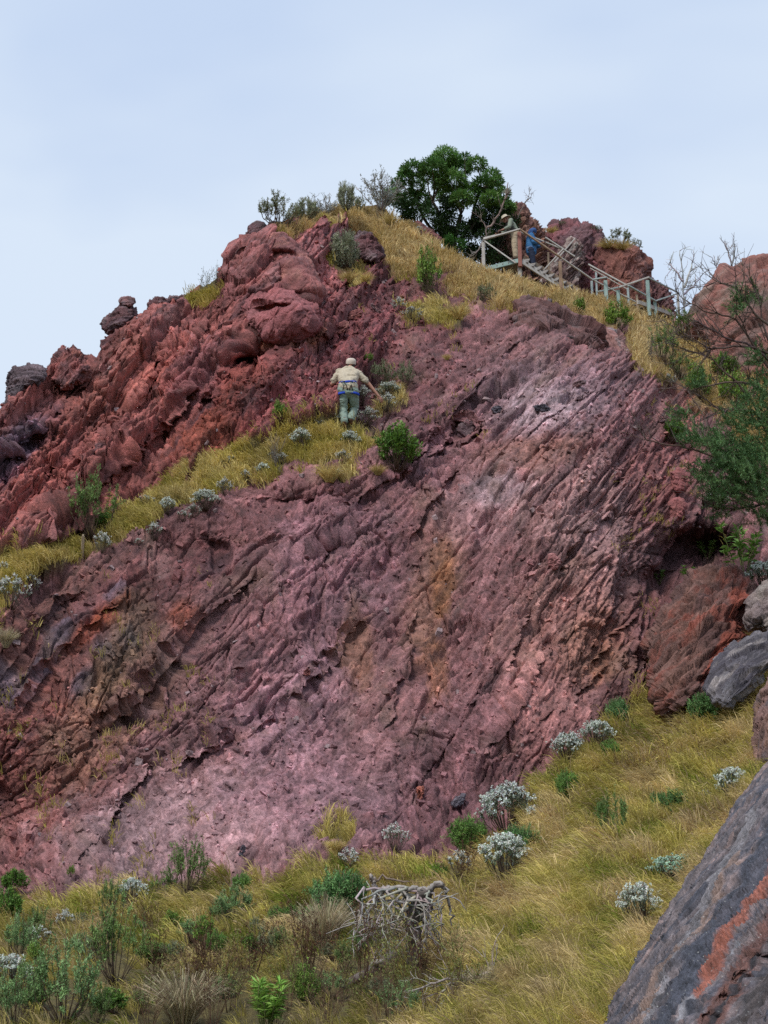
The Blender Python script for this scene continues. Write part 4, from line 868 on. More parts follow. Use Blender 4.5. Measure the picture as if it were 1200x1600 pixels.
# ------------------------------------------------------------ plants where the photo has them
S1, S2, S3 = 'silver1', 'silver2', 'silver3'
GS_ = 'pale grey-white rounded bushes'
for kind, u, v, w_, hs, lab in [
 (S1,790,1306,68,1.05,'largest round pale grey bush at the left edge of the right-hand grass slope'),(S2,788,1378,66,1.0,'pale grey bush directly below the largest one with dark stems under it'),
 (S1,888,1192,44,1.0,'round pale grey bush against the foot of the mauve face, left of a pair'),(S2,932,1168,42,.9,'pale grey bush on the right of the pair at the foot of the mauve face'),
 ('silverblue',1057,1378,62,.75,'flat blue-green pale bush near the leaning slab'),(S2,1000,1452,54,1.15,'pale grey bush with dark base low down beside the leaning slab'),(S3,1030,1422,22,1.2,'small pale bush just right of the one with the dark base'),
 (S2,1143,1252,46,1.0,'pale grey bush touching the top of the leaning slab'),(S3,1104,1250,18,.8,'tiny pale sprig left of the bush at the top of the leaning slab'),(S1,206,1412,36,1.0,'round white bush at the lower left edge of the lilac face'),
 (S3,103,1452,22,1.2,'small white bush at lower left below the lilac face'),(S2,16,1546,52,.9,'pale grey bush by the left edge near the bottom corner'),(S3,546,1360,26,1.1,'white-flowered bush just above the teal bush'),
 (S3,618,1330,34,1.1,'white-flowered bush on the lower face left of centre with dark stems'),(S3,716,1368,30,1.1,'dark-stemmed bush with few white heads left of the two big pale bushes'),(S3,836,1236,14,1.0,'tiny white plant at the grass edge above the largest pale bush'),
 (S2,1122,794,28,.9,'small white bush in the dark hollow under the evergreen'),(S2,1190,922,40,1.0,'pale bush at the right edge above the pale grey rock'),(S3,1198,958,26,1.0,'pale bush at the right edge on the pale grey rock'),
 (S3,1046,606,22,.8,'small pale bush beside the right corner of the mauve face'),
 (S3,574,662,30,.8,'pale bush at the climber\'s right knee'),(S2,604,622,30,.8,'pale bush under the climber\'s outstretched hand'),(S3,606,644,22,1.1,'pale flower cluster just below the climber\'s outstretched hand'),(S3,568,632,22,1.2,'grey-headed bush by the climber\'s right hip'),
 (S3,523,664,14,1.4,'small dark-based bush left of the climber\'s legs'),(S2,548,700,26,1.0,'pale bush directly below the climber\'s boots'),(S3,537,722,20,.9,'small pale bush second below the climber\'s boots'),(S3,530,746,16,.8,'small pale bush third below the climber\'s boots'),
 (S3,500,668,16,.8,'tiny pale bush on the grass left of the climber'),(S2,470,700,24,1.2,'pale bush on the ledge left of and below the climber'),(S3,474,684,12,1.2,'small pale head just above the pale bush on the ledge'),(S3,440,722,16,.9,'small pale bush in the upper middle of the ledge grass'),(S3,428,716,12,.9,'tiny pale sprig beside the dry stalks on the ledge'),
 (S2,411,742,16,1.2,'small dense pale bush in the middle of the ledge'),(S3,386,752,14,1.2,'small pale bush on the ledge edge left of the dense one'),(S3,363,726,12,1.1,'tiny pale bush near the top edge of the ledge grass'),(S3,350,772,20,1.2,'pale flower bush on the lower rim of the ledge'),
 (S2,320,796,36,.8,'broad low pale bush on the lower rim of the ledge'),(S3,300,806,20,.9,'low pale bush left of the broad low one on the ledge rim'),(S2,263,802,20,1.2,'round pale bush on the left part of the ledge'),(S3,226,788,20,.7,'flat pale bush at the upper edge of the left ledge'),
 (S3,288,812,18,.8,'pale bush among the stones on the ledge rim'),(S3,242,842,20,1.2,'pale bush at the rim above the dark lower face'),(S3,160,862,22,1.3,'pale dead-looking bush on the rim right of the wooden stake'),(S3,218,850,12,.8,'tiny pale bush hanging at the rim of the ledge'),(S3,4,894,14,1.2,'pale bush on the ledge at the left picture edge'),
 (S3,20,950,44,1.0,'grey bush hanging over the rock at the far left'),(S3,48,930,24,1.2,'smaller grey bush beside the one hanging at the far left'),
 (S3,625,486,18,1.1,'pale bush in the upper gully beside the upright reddish stone'),(S3,642,498,26,.7,'low pale bush in the upper gully tuft of grass'),(S3,656,366,16,.8,'small pale bush on the maroon rock below the tree'),(S3,576,392,12,1.4,'small pale plant right of the tall grey shrub'),
 (S3,420,1398,16,.7,'low white flowers at the foot of the lilac face'),(S3,436,1394,14,.7,'more low white flowers at the foot of the lilac face'),(S3,60,1478,34,.8,'cluster of dry pale heads at the lower left')]:
    put(kind, u, v, w_, lab, 'bush', GS_, hs)
GG = 'green heath bushes'
for kind, u, v, w_, hs, lab, cat, grp in [
 ('heath',732,1330,64,1.0,'bright green bush left of the largest pale bush','bush',GG),('heathteal',812,1340,62,1.0,'spiky green bush between the two big pale bushes','bush',GG),('heath',884,1248,44,1.15,'dense green bush below the left one of the pale pair','bush',GG),
 ('heath',952,1186,34,1.1,'green bush hugging the right one of the pale pair','bush',GG),('heathteal',530,1432,92,.95,'large dense teal-green bush in the lower middle','bush',GG),('heathteal',494,1446,44,.9,'smaller teal-green bush at the left of the large dense one','bush',GG),
 ('heathteal',1108,1128,62,.95,'dense round green bush below the blue-grey slab','bush',GG),('heathteal',967,1138,38,1.5,'grey-green bush at the top left corner of the right slope','bush',GG),('heathwind',1048,1268,62,1.0,'windswept dark green bush in the middle of the right slope','bush',GG),
 ('heathslim',946,1300,46,1.0,'slim upright green plant in the middle of the right slope, left of two','bush',GG),('heathslim',970,1304,40,1.25,'slim upright green plant in the middle of the right slope, right of two','bush',GG),
 ('stemmy',292,1394,70,1.1,'open green bush standing against the lilac face','bush',GG),('stemmy',255,1400,44,.9,'lower green bush left of the open one against the lilac face','bush',GG),('stemmy',182,1536,92,1.25,'tall stemmy dark green bush in the left foreground','bush',GG),
 ('stemmy',178,1430,46,1.2,'stalky green bush left of the round white bush','bush',GG),('bright',320,1484,40,1.3,'bright green narrow bush in the lower left grass','bush',GG),('stemteal',362,1438,62,.9,'teal stemmed bush in the grass below the lilac face','bush',GG),
 ('heath',376,1396,34,1.1,'small green bush at the foot of the lilac face','bush',GG),('stemteal',100,1600,110,1.2,'large open teal bush in the bottom left corner','bush',GG),('stemteal',24,1606,84,1.2,'teal bush cut by the bottom left corner','bush',GG),('stemteal',30,1500,60,1.2,'stalky pale-green bush at the left edge of the foreground','bush',GG),
 ('stemmy',60,1470,40,1.3,'thin green bush in the left foreground below the dark one','bush',GG),('darkgreen',8,1444,48,1.2,'dark glossy green bush at the left edge','bush',None),('darkgreen',22,1392,44,.8,'low dark green bush on the face at the left edge','bush',None),('bright',112,1368,14,1.2,'small yellow-green sprig on the lower face at left','plant',None),
 ('darkgreen',622,734,66,1.15,'dark leafy green bush on the face right of the ledge end','bush',None),('bright',646,716,34,.8,'yellower low branch of leaves right of the dark leafy bush','bush',None),('bright',672,462,46,1.7,'tall fresh green bush above the upper gully','bush',None),
 ('stemmy',142,838,80,1.2,'thin dark green bush growing at the left end of the ledge','bush',None),('darkgreen',160,824,30,.9,'dense green tuft in the bush at the left end of the ledge','bush',None),('bright',440,658,30,1.2,'green sprig on the red scree above the ledge','plant',None),
 ('bright',578,566,18,.8,'small yellow-green plant right of the climber\'s head','plant',None),('greyloose',600,600,44,1.0,'loose grey-green bush above the climber\'s outstretched hand','bush',None),('greyloose',636,606,30,1.6,'thin dry bush right of the climber\'s outstretched hand','bush',None),
 ('grey',540,418,54,1.05,'tall grey-green shrub in the scree below the crest','shrub',None),('bright',968,522,50,.95,'fresh green bush in the crest grass below the stairs, left of two','bush',None),('bright',905,488,30,.8,'low green bush in the crest grass left of the stair foot','bush',None),
 ('stemmy',1035,570,52,1.2,'stalky green bush in the right gully grass','bush',None),('stemmy',1066,530,60,.8,'broad green bush near the base of the right-hand red rock','bush',None),('bright',1096,622,46,1.3,'leafy green bush in the right gully beside the evergreen','bush',None),
 ('darkgreen',1130,590,40,1.1,'dark leafy bush in front of the right-hand red rock','bush',None),('stemmy',1062,590,40,1.0,'thin green bush right of the stalky one in the gully','bush',None),('bright',1150,640,50,1.3,'tall fresh green bush behind the evergreen twigs','bush',None),('darkgreen',1052,690,36,1.1,'dark green sprig on the right shoulder of the face','bush',None),
 ('broad',1160,904,84,1.1,'broad-leaved green plant leaning over the rust-red rock','plant',None),('broad',1105,872,40,.8,'small broad-leaved plant below the dark hollow','plant',None),('broad',1032,914,26,1.0,'low pale green plant at the left end of the hollow','plant',None),('broad',1076,908,36,.7,'spreading leafy plant on the rim above the layered rock','plant',None),
 ('broaddark',1160,930,50,.9,'dark green leafy plant on top of the layered rock','plant',None),('rosette',415,1612,96,1.0,'bright green long-leaved plant at the bottom edge','plant',None),('bright',470,1560,44,1.2,'yellow-green bush in the brown stems of the foreground','bush',None),
 ('bright',1164,1064,30,.7,'small green plant growing on the blue-grey slab','plant',None),('bright',690,1372,30,.8,'low green bush right of the large dense teal one','bush',None),('darkgreen',1118,1010,16,.8,'tiny green plant on the rust-red rock','plant',None),
 ('greyloose',140,1500,40,1.0,'small grey-green bush left of the tall stemmy one','bush',None),('darkgreen',455,1438,26,1.0,'small dark green bush left of the smaller teal-green bush','bush',None),('stemteal',300,1470,44,.9,'open teal bush left of the bright green narrow one','bush',GG),('stemmy',150,1606,50,1.2,'dark stemmy bush on the bottom edge right of the corner bushes','bush',GG),('stemteal',625,1590,60,1.0,'blue-green bush on the bottom edge under the dead tree','bush',GG),('darkgreen',566,1470,26,.9,'dark green sprigs at the left foot of the dead tree','bush',None),('greyloose',420,1490,44,1.1,'loose grey-green bush in the straw left of the dead tree','bush',None),
 ('heath',240,1500,60,.6,'low blue-green bush right of the tall stemmy one','bush',GG),('stemmy',540,1520,40,1.2,'small dark bush behind the brown stems','bush',GG),('darkgreen',1128,1222,22,1.0,'small dark bush above the bush at the top of the slab','bush',None)]:
    put(kind, u, v, w_, lab, cat, grp, hs)
for kind, u, v, w_, hs, lab, cat in [
 ('greyloose',436,352,70,.85,'wide grey-green shrub at the left end of the crest','shrub'),('grey',478,345,44,.8,'grey-green shrub on the crest second from the left','shrub'),('grey',540,328,30,1.5,'tall spiky grey shrub standing up on the crest','shrub'),
 ('barepale',505,334,44,.9,'bare pale bush on the crest left of the tall spiky shrub','shrub'),('barepale',598,326,76,.85,'whitish leafless bush on the crest left of the tree','shrub'),('greyloose',562,330,26,1.1,'small grey shrub on the crest right of the tall spiky one','shrub'),
 ('sprig',318,452,32,.9,'row of pale sprigs on the grassy notch of the left ridge','plant'),('sprig',336,440,22,1.0,'pale sprigs beside the large red boulder','plant'),('bare',1020,560,30,1.2,'bare brown bush in the right gully grass','shrub'),
 ('brown',236,1466,46,1.0,'dead brown bush in the lower left grass, upper one of two','shrub'),('brown',246,1536,60,1.0,'dead brown bush in the lower left grass, lower one of two','shrub'),('brown',722,1386,54,1.0,'dark dead bush below the few white heads','shrub'),
 ('bare',430,726,30,1.6,'dry upright stalks on the middle of the ledge','shrub'),('bare',1100,690,70,.7,'twiggy grey bush on the right shoulder of the face','shrub'),('greyloose',760,470,36,.9,'grey-brown bush in the crest grass above the hump of rock','shrub')]:
    put(kind, u, v, w_, lab, cat, None, hs)
for u, v, d_, w_, lab in [(968,386,47.2,46,'silvery shrub on top of the rust-red crag block'),(930,364,47.4,20,'tiny grey plant on the top edge of the middle crag block'),(990,392,47.4,30,'grey shrub at the right edge of the crag top'),(878,352,47.6,12,'single small sprig on the crag skyline')]:
    put('greyloose', u, v, w_, lab, 'shrub', None, .7, d=d_)
for u, v, w_, lab in [(948,386,34,'olive grass clump hanging on the left of the rust-red crag block top'),(972,388,36,'olive grass clump hanging on the right of the rust-red crag block top'),(862,362,22,'small grass clump on the middle crag block')]:
    put('tuft', u, v, w_, lab, 'grass', None, .45, d=46.5)
for u, v, w_, lab in [(612,350,30,'rounded straw-coloured grass tussock on the crest left of the tree'),(718,496,44,'yellow grass tussock in the upper gully above the face'),(548,442,36,'yellow grass tuft in the red scree below the tall grey shrub'),(574,440,26,'smaller grass tuft right of the one in the red scree'),
 (614,614,34,'straw grass tuft beside the climber\'s outstretched hand'),(515,750,52,'orange-brown grass tuft hanging at the lower end of the ledge'),(1186,1010,64,'golden grass tussock on the blue-grey slab at the right edge'),(525,1330,40,'brown grass tuft low on the lilac face'),(590,740,30,'dry grass tuft left of the dark leafy bush'),(700,560,16,'tiny green tuft below the hump of rock')]:
    put('tuft', u, v, w_, lab, 'grass', None, .8, sink=.02)
for u, v, w_, hs, lab in [(506,1480,80,1.1,'large hank of dry straw grass left of the dead tree'),(285,1604,110,.9,'grey straw grass clump at the bottom left'),(600,1480,70,.9,'dry straw clump between the teal bush and the dead tree'),(760,1560,70,.8,'dry straw clump at the foot of the fallen branch'),(10,1010,30,1.2,'long straw blades arching over the rock at the left edge')]:
    put('strawtuft', u, v, w_, lab, 'grass', None, hs, sink=.02)
GB = 'dry brown stemmed plants along the bottom'
rs = random.Random(4)
xs = [232,262,300,334,356,388,428,452,486,512,548,570,604,632,662,690,716,330,470,600]
ordn = ['leftmost', 'second from the left', 'third from the left', 'fourth from the left', 'fifth from the left', 'sixth from the left', 'rightmost']
for i, x in enumerate(xs):
    row = i % 3 if i < 17 else 3
    peers = sorted(xs[j] for j in range(len(xs)) if (j % 3 if j < 17 else 3) == row); od = ordn[peers.index(x)] if x != peers[-1] else 'rightmost'
    lb = 'dry brown thin-stemmed plant, %s in the %s row' % (od, ['bottom', 'second', 'third', 'hindmost'][row])
    yy = 1612 - 34 * (i % 3) if i < 17 else 1540 + 6 * (i % 3)
    put(['brown2','brown3','brown'][i % 3], x, yy, rs.uniform(58, 80), lb, 'dry plant', GB, rs.uniform(1.0, 1.35))

GL = 'low mixed scrub scattered through the foreground grass'
rs2 = random.Random(9); nth = ['leftmost', 'second from the left', 'third from the left', 'fourth from the left', 'fifth from the left', 'sixth from the left', 'seventh from the left', 'rightmost']
for row, (yy, rn, xs2) in enumerate([(1450, 'back', [75,135,215,268,345,400,440,480]), (1500, 'middle', [60,120,275,335,395,450,520,560]), (1570, 'front', [60,180,220,300,345,480,520,590])]):
    for j, x in enumerate(xs2):
        kd = ['stemmy','greyloose','heathteal','bright','stemteal','greyloose','heath','darkgreen'][(j + row * 3) % 8]
        put(kd, x + rs2.uniform(-8, 8), yy + rs2.uniform(-14, 14), rs2.uniform(24, 40) + 6 * row, 'low scrub plant, %s in the %s row of small foreground scrub' % (nth[j], rn), 'plant', GL, rs2.uniform(.7, 1.1))

# ------------------------------------------------------------ trees
def W(u, v, d): return np.array(world(u, v, d))
def path(pts, n=4):
    p = np.array([W(*q) for q in pts]); out = []
    for i in range(len(p) - 1):
        a = p[max(i - 1, 0)]; b = p[i]; c = p[i + 1]; e = p[min(i + 2, len(p) - 1)]
        for t in np.arange(n) / n: out.append(.5 * (2 * b + (c - a) * t + (2 * a - 5 * b + 4 * c - e) * t * t + (-a + 3 * b - 3 * c + e) * t ** 3))
    out.append(p[-1]); return np.array(out)
def fin(nm, g, m, root):
    me = g.mesh(nm); org = np.array(root.location); co = np.empty(len(me.vertices) * 3, np.float32); me.vertices.foreach_get('co', co)
    co = (co.reshape(-1, 3) - org).astype(np.float32); me.vertices.foreach_set('co', co.ravel()); me.update(); return link(nm, me, m, root)
LR = np.random.default_rng(500)
TD = 46.6
root = empty('umbrella_tree', tuple(W(712, 405, TD)))
tag(root, 'dense dark green tree with rounded umbrella-like leaf clumps on the summit', 'tree')
tr_ = Geo(); hub = [(712,408),(706,380),(700,355)]
CL = [(696,240,21),(745,250,15),(645,258,17),(622,280,11),(634,271,13),(676,256,20),(716,258,19),(706,276,22),(768,268,14),(771,286,15),(754,283,18),(668,268,16),(735,296,20),(700,298,18),(722,305,18),(767,305,16),(786,312,13),(640,302,15),(620,306,12),(660,306,16),(652,286,12),(690,282,14),(683,247,14),(709,246,13),(633,262,10),(776,276,10),(786,296,11),(793,318,12),(612,296,11),(726,240,9)]
for q in [(712,410),(722,412),(704,408)]: pass
tube(tr_, path([(712,412,TD),(708,385,TD),(716,352,TD),(720,335,TD)]), .11, .07, (.12,.09,.07), 7); tube(tr_, path([(706,400,TD),(690,370,TD-.1),(688,340,TD-.2),(676,315,TD-.2)]), .08, .045, (.12,.09,.07), 6)
tube(tr_, path([(716,380,TD),(735,350,TD),(742,320,TD),(752,295,TD)]), .07, .04, (.12,.09,.07), 6); tube(tr_, path([(698,385,TD),(668,350,TD),(655,325,TD),(645,300,TD)]), .06, .035, (.12,.09,.07), 6)
cg_ = Geo()
for i, (u, v, r) in enumerate(CL):
    dz = LR.uniform(-1.1, 1.1); c0 = W(u, v + 7, TD + dz); rr = r * TD / F
    anchor = [(720,335),(676,315),(752,295),(645,300),(708,385)][int(np.argmin([abs(u - a) + .3 * abs(v - b) for a, b in [(720,335),(676,315),(752,295),(645,300)]]))]
    tube(tr_, path([(anchor[0], anchor[1], TD), ((u + anchor[0]) / 2 + LR.uniform(-5, 5), (v + anchor[1]) / 2 + 6, TD + dz * .5), (u, v + r * .5, TD + dz)]), .032, .012, (.13,.10,.08), 5)
    rr *= 1.02; n = int(1000 * (r / 16) ** 2); dr = norm(LR.normal(size=(n, 3))); dr[:, 2] = np.abs(dr[:, 2]) * 1.1 - .45; dr = norm(dr)
    pr = c0 + dr * rr * (LR.uniform(.45, 1.0, n)[:, None]) * np.array([1, 1, .8])
    ld = norm(dr + np.array([0, 0, -.25]) + LR.normal(size=(n, 3)) * .45)
    g1_ = LR.random(); col = np.array((.07, .16, .04)) * (1 - g1_) + np.array((.17, .31, .08)) * g1_
    leaves(cg_, pr, ld, LR.uniform(.08, .14, n), .036, jit(col, n, .28))
fin('trunk', tr_, BARK_M, root); fin('crown', cg_, LEAF_M, root)
# dark undergrowth round its foot, three shrubs one can tell apart
def mass(nm, blobs, d, lab, c=(.03, .075, .02), c2=(.055, .11, .03), ln=(.08, .15), wd=.035, dn=1.0, foot=None, cat='shrub', ra=5):
    global LR; LR = np.random.default_rng(int(d * 10 + blobs[0][0])); f = foot or (blobs[0][0], blobs[0][1] + 30)
    root = empty(nm, tuple(W(f[0], f[1], d))); tag(root, lab, cat); st = Geo(); fo = Geo()
    for (u, v, r) in blobs:
        for _ in range(ra):
            a = LR.random() * 6.283; q = math.sqrt(LR.random()) * r * .75; uu, vv = u + math.cos(a) * q, v + math.sin(a) * q * .85; dz = LR.uniform(-.7, .7) * r / 25
            c0 = W(uu, vv, d + dz); tube(st, path([(f[0] + LR.uniform(-6, 6), f[1], d), ((f[0] + uu) / 2 + LR.uniform(-6, 6), (f[1] + vv) / 2, d + dz * .5), (uu, vv, d + dz)]), .02, .006, (.10, .08, .065), 4)
            n = int(150 * dn * (r / 20) ** 2) + 25; rr = r * .5 * d / F; dr = norm(LR.normal(size=(n, 3))); pr = c0 + dr * rr * np.sqrt(LR.random((n, 1)))
            k = LR.random(); leaves(fo, pr, dr + np.array([0, 0, .3]) + LR.normal(size=(n, 3)) * .5, LR.uniform(ln[0], ln[1], n), wd, jit(np.array(c) * (1 - k) + np.array(c2) * k, n, .3))
    fin('stems', st, BARK_M, root); fin('foliage', fo, LEAF_M, root); return root
mass('dark_shrub', [(628,318,18),(650,328,20),(640,345,14),(672,335,20)], 46.0, 'dark green shrub under the left side of the summit tree', foot=(655,358))
mass('dark_shrub', [(700,340,24),(690,362,18),(715,372,22),(735,345,24),(705,320,18)], 46.2, 'dark mass of shrub under the middle of the summit tree', (.022,.05,.016), (.045,.09,.025), foot=(712,400), dn=1.3)
mass('dark_shrub', [(765,335,26),(800,345,12),(775,318,18),(755,368,26),(782,350,22),(792,330,14),(745,390,18),(778,385,22),(760,402,16),(735,400,16),(790,405,18),(800,385,16),(805,420,14)], 46.4, 'dark shrub under the right side of the summit tree behind the left stair post', (.022,.055,.018), (.05,.10,.03), foot=(765,412), dn=1.2)
mass('green_shrub', [(698,372,11),(718,384,10),(705,388,8)], 45.4, 'fresher green shrub at the foot of the summit tree', (.04,.12,.025), (.07,.18,.03), foot=(705,398))
def bare_tree(nm, main, kids, lab, c, d, r=.03, lv=2, cat='dead tree', seed=3, kl=.35, m=None, grp=None):
    """leafless branches: main polylines (photo px), twigs grown off them"""
    global LR; LR = np.random.default_rng(seed); g = Geo(); f = main[0][0]
    root = empty(nm, tuple(W(f[0], f[1], d if len(f) < 3 else f[2]))); tag(root, lab, cat, grp)
    def kidsof(pts, rr, lvl, k):
        for _ in range(k):
            i = LR.integers(max(1, len(pts) // 5), len(pts)); t = norm(pts[i] - pts[i - 1]); q, _d = limb(pts[i], t * .8 + LR.normal(size=3) * .6 + np.array([0, 0, .15]), kl * LR.uniform(.4, 1.1) * (.6 if lvl > 1 else 1), 5, (0, 0, .2), .13)
            tube(g, q, rr, rr * .4, jit(c, 1, .12)[0], 3 if lvl > 1 else 4)
            if lvl < lv: kidsof(q, rr * .6, lvl + 1, max(2, k // 2))
    for pl in main:
        p = path([(q[0], q[1], q[2] if len(q) > 2 else d) for q in pl]); p[1:-1] += LR.normal(size=p[1:-1].shape) * r * .4
        tube(g, p, r, r * .35, jit(c, 1, .1)[0], 6); kidsof(p, r * .4, 1, kids)
    g2 = fin('branches', g, m or DEAD_M, root); return root
bare_tree('dead_tree', [[(1069,505),(1069,470),(1067,430),(1062,392)],[(1069,450),(1078,425),(1082,410)],[(1068,440),(1056,424),(1046,412)],[(1069,460),(1085,445),(1095,432)]], 9, 'slender bleached dead tree against the sky between the crag and the right-hand rock', (.50,.50,.52), 49, .045, kl=.5, seed=5)
bare_tree('dead_tree', [[(1145,425),(1141,405),(1134,384),(1131,378)],[(1143,415),(1148,395),(1147,380)],[(1122,420),(1116,410),(1112,402)]], 6, 'bare dead branches sticking up behind the top of the right-hand red rock', (.38,.37,.38), 46, .035, kl=.4, seed=6)
bare_tree('bare_tree', [[(752,415),(758,378),(760,357),(752,342)],[(760,358),(776,342),(788,312),(794,285)],[(788,312),(796,302)],[(757,372),(748,388),(744,398)]], 6, 'forked grey bare tree beside the left stair post', (.25,.21,.18), 44.8, .04, kl=.35, seed=7)
bare_tree('dead_branch', [[(808,345),(814,328),(824,312),(828,298)],[(820,316),(831,308)]], 6, 'thin dead branch curving up above the crag spire', (.22,.17,.15), 46.2, .018, kl=.25, seed=8)
# evergreen on the right with long twiggy branches
bd = 27.5
ev = bare_tree('evergreen_tree', [[(1290,1010),(1262,900),(1240,800),(1232,700),(1225,600),(1215,520)],[(1238,820),(1190,765),(1130,722),(1075,700),(1020,690),(1002,678)],[(1232,740),(1190,660),(1160,605),(1130,580),(1105,556),(1075,548)],[(1228,690),(1190,650),(1160,640),(1125,640),(1100,622)],
   [(1222,600),(1190,560),(1150,500),(1110,488),(1072,470)],[(1218,560),(1196,520),(1186,470),(1168,430)],[(1222,580),(1180,545),(1120,520),(1085,500)],[(1234,780),(1180,790),(1140,795),(1100,790)],[(1226,640),(1175,600),(1120,600),(1080,610)],[(1220,560),(1160,540),(1110,545),(1068,520)],[(1216,520),(1180,490),(1150,450),(1120,440)]],
   11, 'dark feathery evergreen leaning in from the right edge with bare twigs', (.11,.085,.075), bd, .028, kl=.8, seed=9, m=BARK_M, cat='tree')
LR = np.random.default_rng(901); fg = Geo()
for (u, v, r, k) in [(1150,706,34,11),(1185,735,40,14),(1120,700,24,5),(1140,745,34,11),(1195,690,36,10),(1168,765,34,11),(1120,775,16,4),(1185,640,28,7),(1200,600,24,5),(1086,692,16,4),(1150,655,18,3),(1195,560,16,3),(1160,478,12,3),(1185,468,12,2),(1195,800,30,7),(1130,800,12,2),(1220,740,50,16),(1240,660,40,8),(1105,738,16,3),(1072,650,9,2),(1098,598,10,2)]:
    for _ in range(k * 9):
        a = LR.random() * 6.283; q = math.sqrt(LR.random()) * r; dz = LR.normal() * r / 60; p0 = W(u + math.cos(a) * q, v + math.sin(a) * q, bd + dz)
        L_ = LR.uniform(.22, .42); sd2 = norm(np.array([-.6, -.1, .45]) + LR.normal(size=3) * .55); n = 60; t = LR.random((n, 1)); kk = LR.random()
        leaves(fg, p0 + sd2 * L_ * t, sd2 * .7 + LR.normal(size=(n, 3)) * .5, LR.uniform(.05, .095, n), .011, jit(np.array((.07, .15, .055)) * (1 - kk) + np.array((.16, .28, .11)) * kk, n, .25))
fin('foliage', fg, LEAF_M, ev)
bare_tree('bare_bush', [[(1110,690,34),(1085,660,34),(1060,650,34)],[(1110,690,34),(1100,650,34),(1080,620,34)]], 8, 'thin leafless bush at the right shoulder of the face behind the evergreen', (.20,.15,.13), 34, .02, kl=.6, seed=14, m=BARK_M, cat='shrub')
# the dead tree lying in the foreground
gd_ = depth_at(650, 1500) - .25
LR = np.random.default_rng(42)
root = empty('dead_tree', tuple(W(650, 1500, gd_))); tag(root, 'gnarled grey dead tree with drooping tangled branches in the foreground', 'dead tree')
tg, bg_ = Geo(), Geo(); GR = (.30, .27, .25)
def px(pts, d=gd_):
    p = path([(a, b, d + (c[0] if c else 0)) for a, b, *c in pts], 5); p[1:-1] += LR.normal(size=p[1:-1].shape) * .014; return p
tube(tg, px([(646,1510),(648,1470),(644,1436),(652,1408),(664,1392)]), .085, .055, (.13,.11,.10), 8); tube(tg, px([(664,1392),(640,1388),(612,1386),(598,1388)]), .03, .012, GR, 6)
tube(tg, px([(660,1398),(672,1386),(688,1380),(698,1396),(704,1422),(706,1446)]), .028, .008, GR, 7); tube(tg, px([(672,1420),(668,1400),(680,1384),(692,1384)]), .035, .02, (.12,.10,.09), 6)
tube(tg, px([(586,1392),(584,1376),(579,1366)]), .032, .012, (.36,.31,.28), 5); tube(tg, px([(586,1372),(612,1374),(640,1378)]), .014, .006, (.2,.15,.12), 4)
for i in range(26):
    s_ = [(598,1389),(640,1388),(652,1400),(664,1392),(620,1386)][i % 5]; tx = LR.uniform(566, 700); ty = LR.uniform(1440, 1512) - abs(tx - 635) * .25; dz = LR.uniform(-.5, .25)
    mx_ = (s_[0] + tx) / 2 + (tx - 640) * .35 + LR.uniform(-16, 16); my = s_[1] + LR.uniform(4, 50)
    p = px([(s_[0], s_[1]), (mx_, my, dz * .6), (tx + (tx - 640) * .12 + LR.uniform(-6, 6), (my + ty) / 2 + 8, dz), (tx, ty, dz)]); p[1:-1] += LR.normal(size=p[1:-1].shape) * .022
    tube(bg_, p, .015, .004, jit(GR, 1, .15)[0] * 1.15, 5)
    for _ in range(7):
        k = LR.integers(4, len(p)); q, _ = limb(p[k], norm(p[k] - p[k - 1]) + LR.normal(size=3) * .6, LR.uniform(.1, .34), 5, (0, 0, -.5), .16); tube(bg_, q, .008, .003, jit(GR, 1, .15)[0] * 1.15, 4)
fin('trunk', tg, DEAD_M, root); fin('branches', bg_, DEAD_M, root)
g = Geo(); lo = depth_at(570, 1530) - .15; tube(g, path([(533,1542,lo),(560,1528,lo-.1),(590,1512,lo-.15),(606,1496,lo-.1),(614,1494,lo)], 5), .04, .055, (.17,.14,.13), 7); tube(g, path([(582,1506,lo-.2),(600,1502,lo-.25),(612,1512,lo-.2)], 4), .03, .012, (.36,.32,.29), 5)
tube(g, path([(540,1560,lo),(548,1600,lo-.2)], 4), .012, .006, GR, 4)
root = empty('fallen_log', tuple(W(570, 1525, lo))); tag(root, 'short dark fallen log with a pale broken branch below the dead tree', 'log'); fin('wood', g, DEAD_M, root)
bl = depth_at(710, 1560) - .2
bare_tree('fallen_branch', [[(772,1516,bl),(740,1528,bl-.1),(700,1530,bl-.2),(664,1540,bl-.2),(646,1560,bl-.2),(636,1600,bl-.1)],[(735,1585,bl),(752,1548,bl),(768,1516,bl)],[(720,1536,bl-.1),(700,1540,bl-.2),(682,1565,bl-.2),(678,1600,bl-.2)],[(700,1540,bl-.2),(712,1560,bl-.2),(720,1600,bl-.2)],[(765,1560,bl),(790,1545,bl),(812,1548,bl)]], 7, 'pale arching fallen branches at the bottom right of the dead tree', (.34,.30,.27), bl, .015, kl=.28, seed=15, cat='branch')

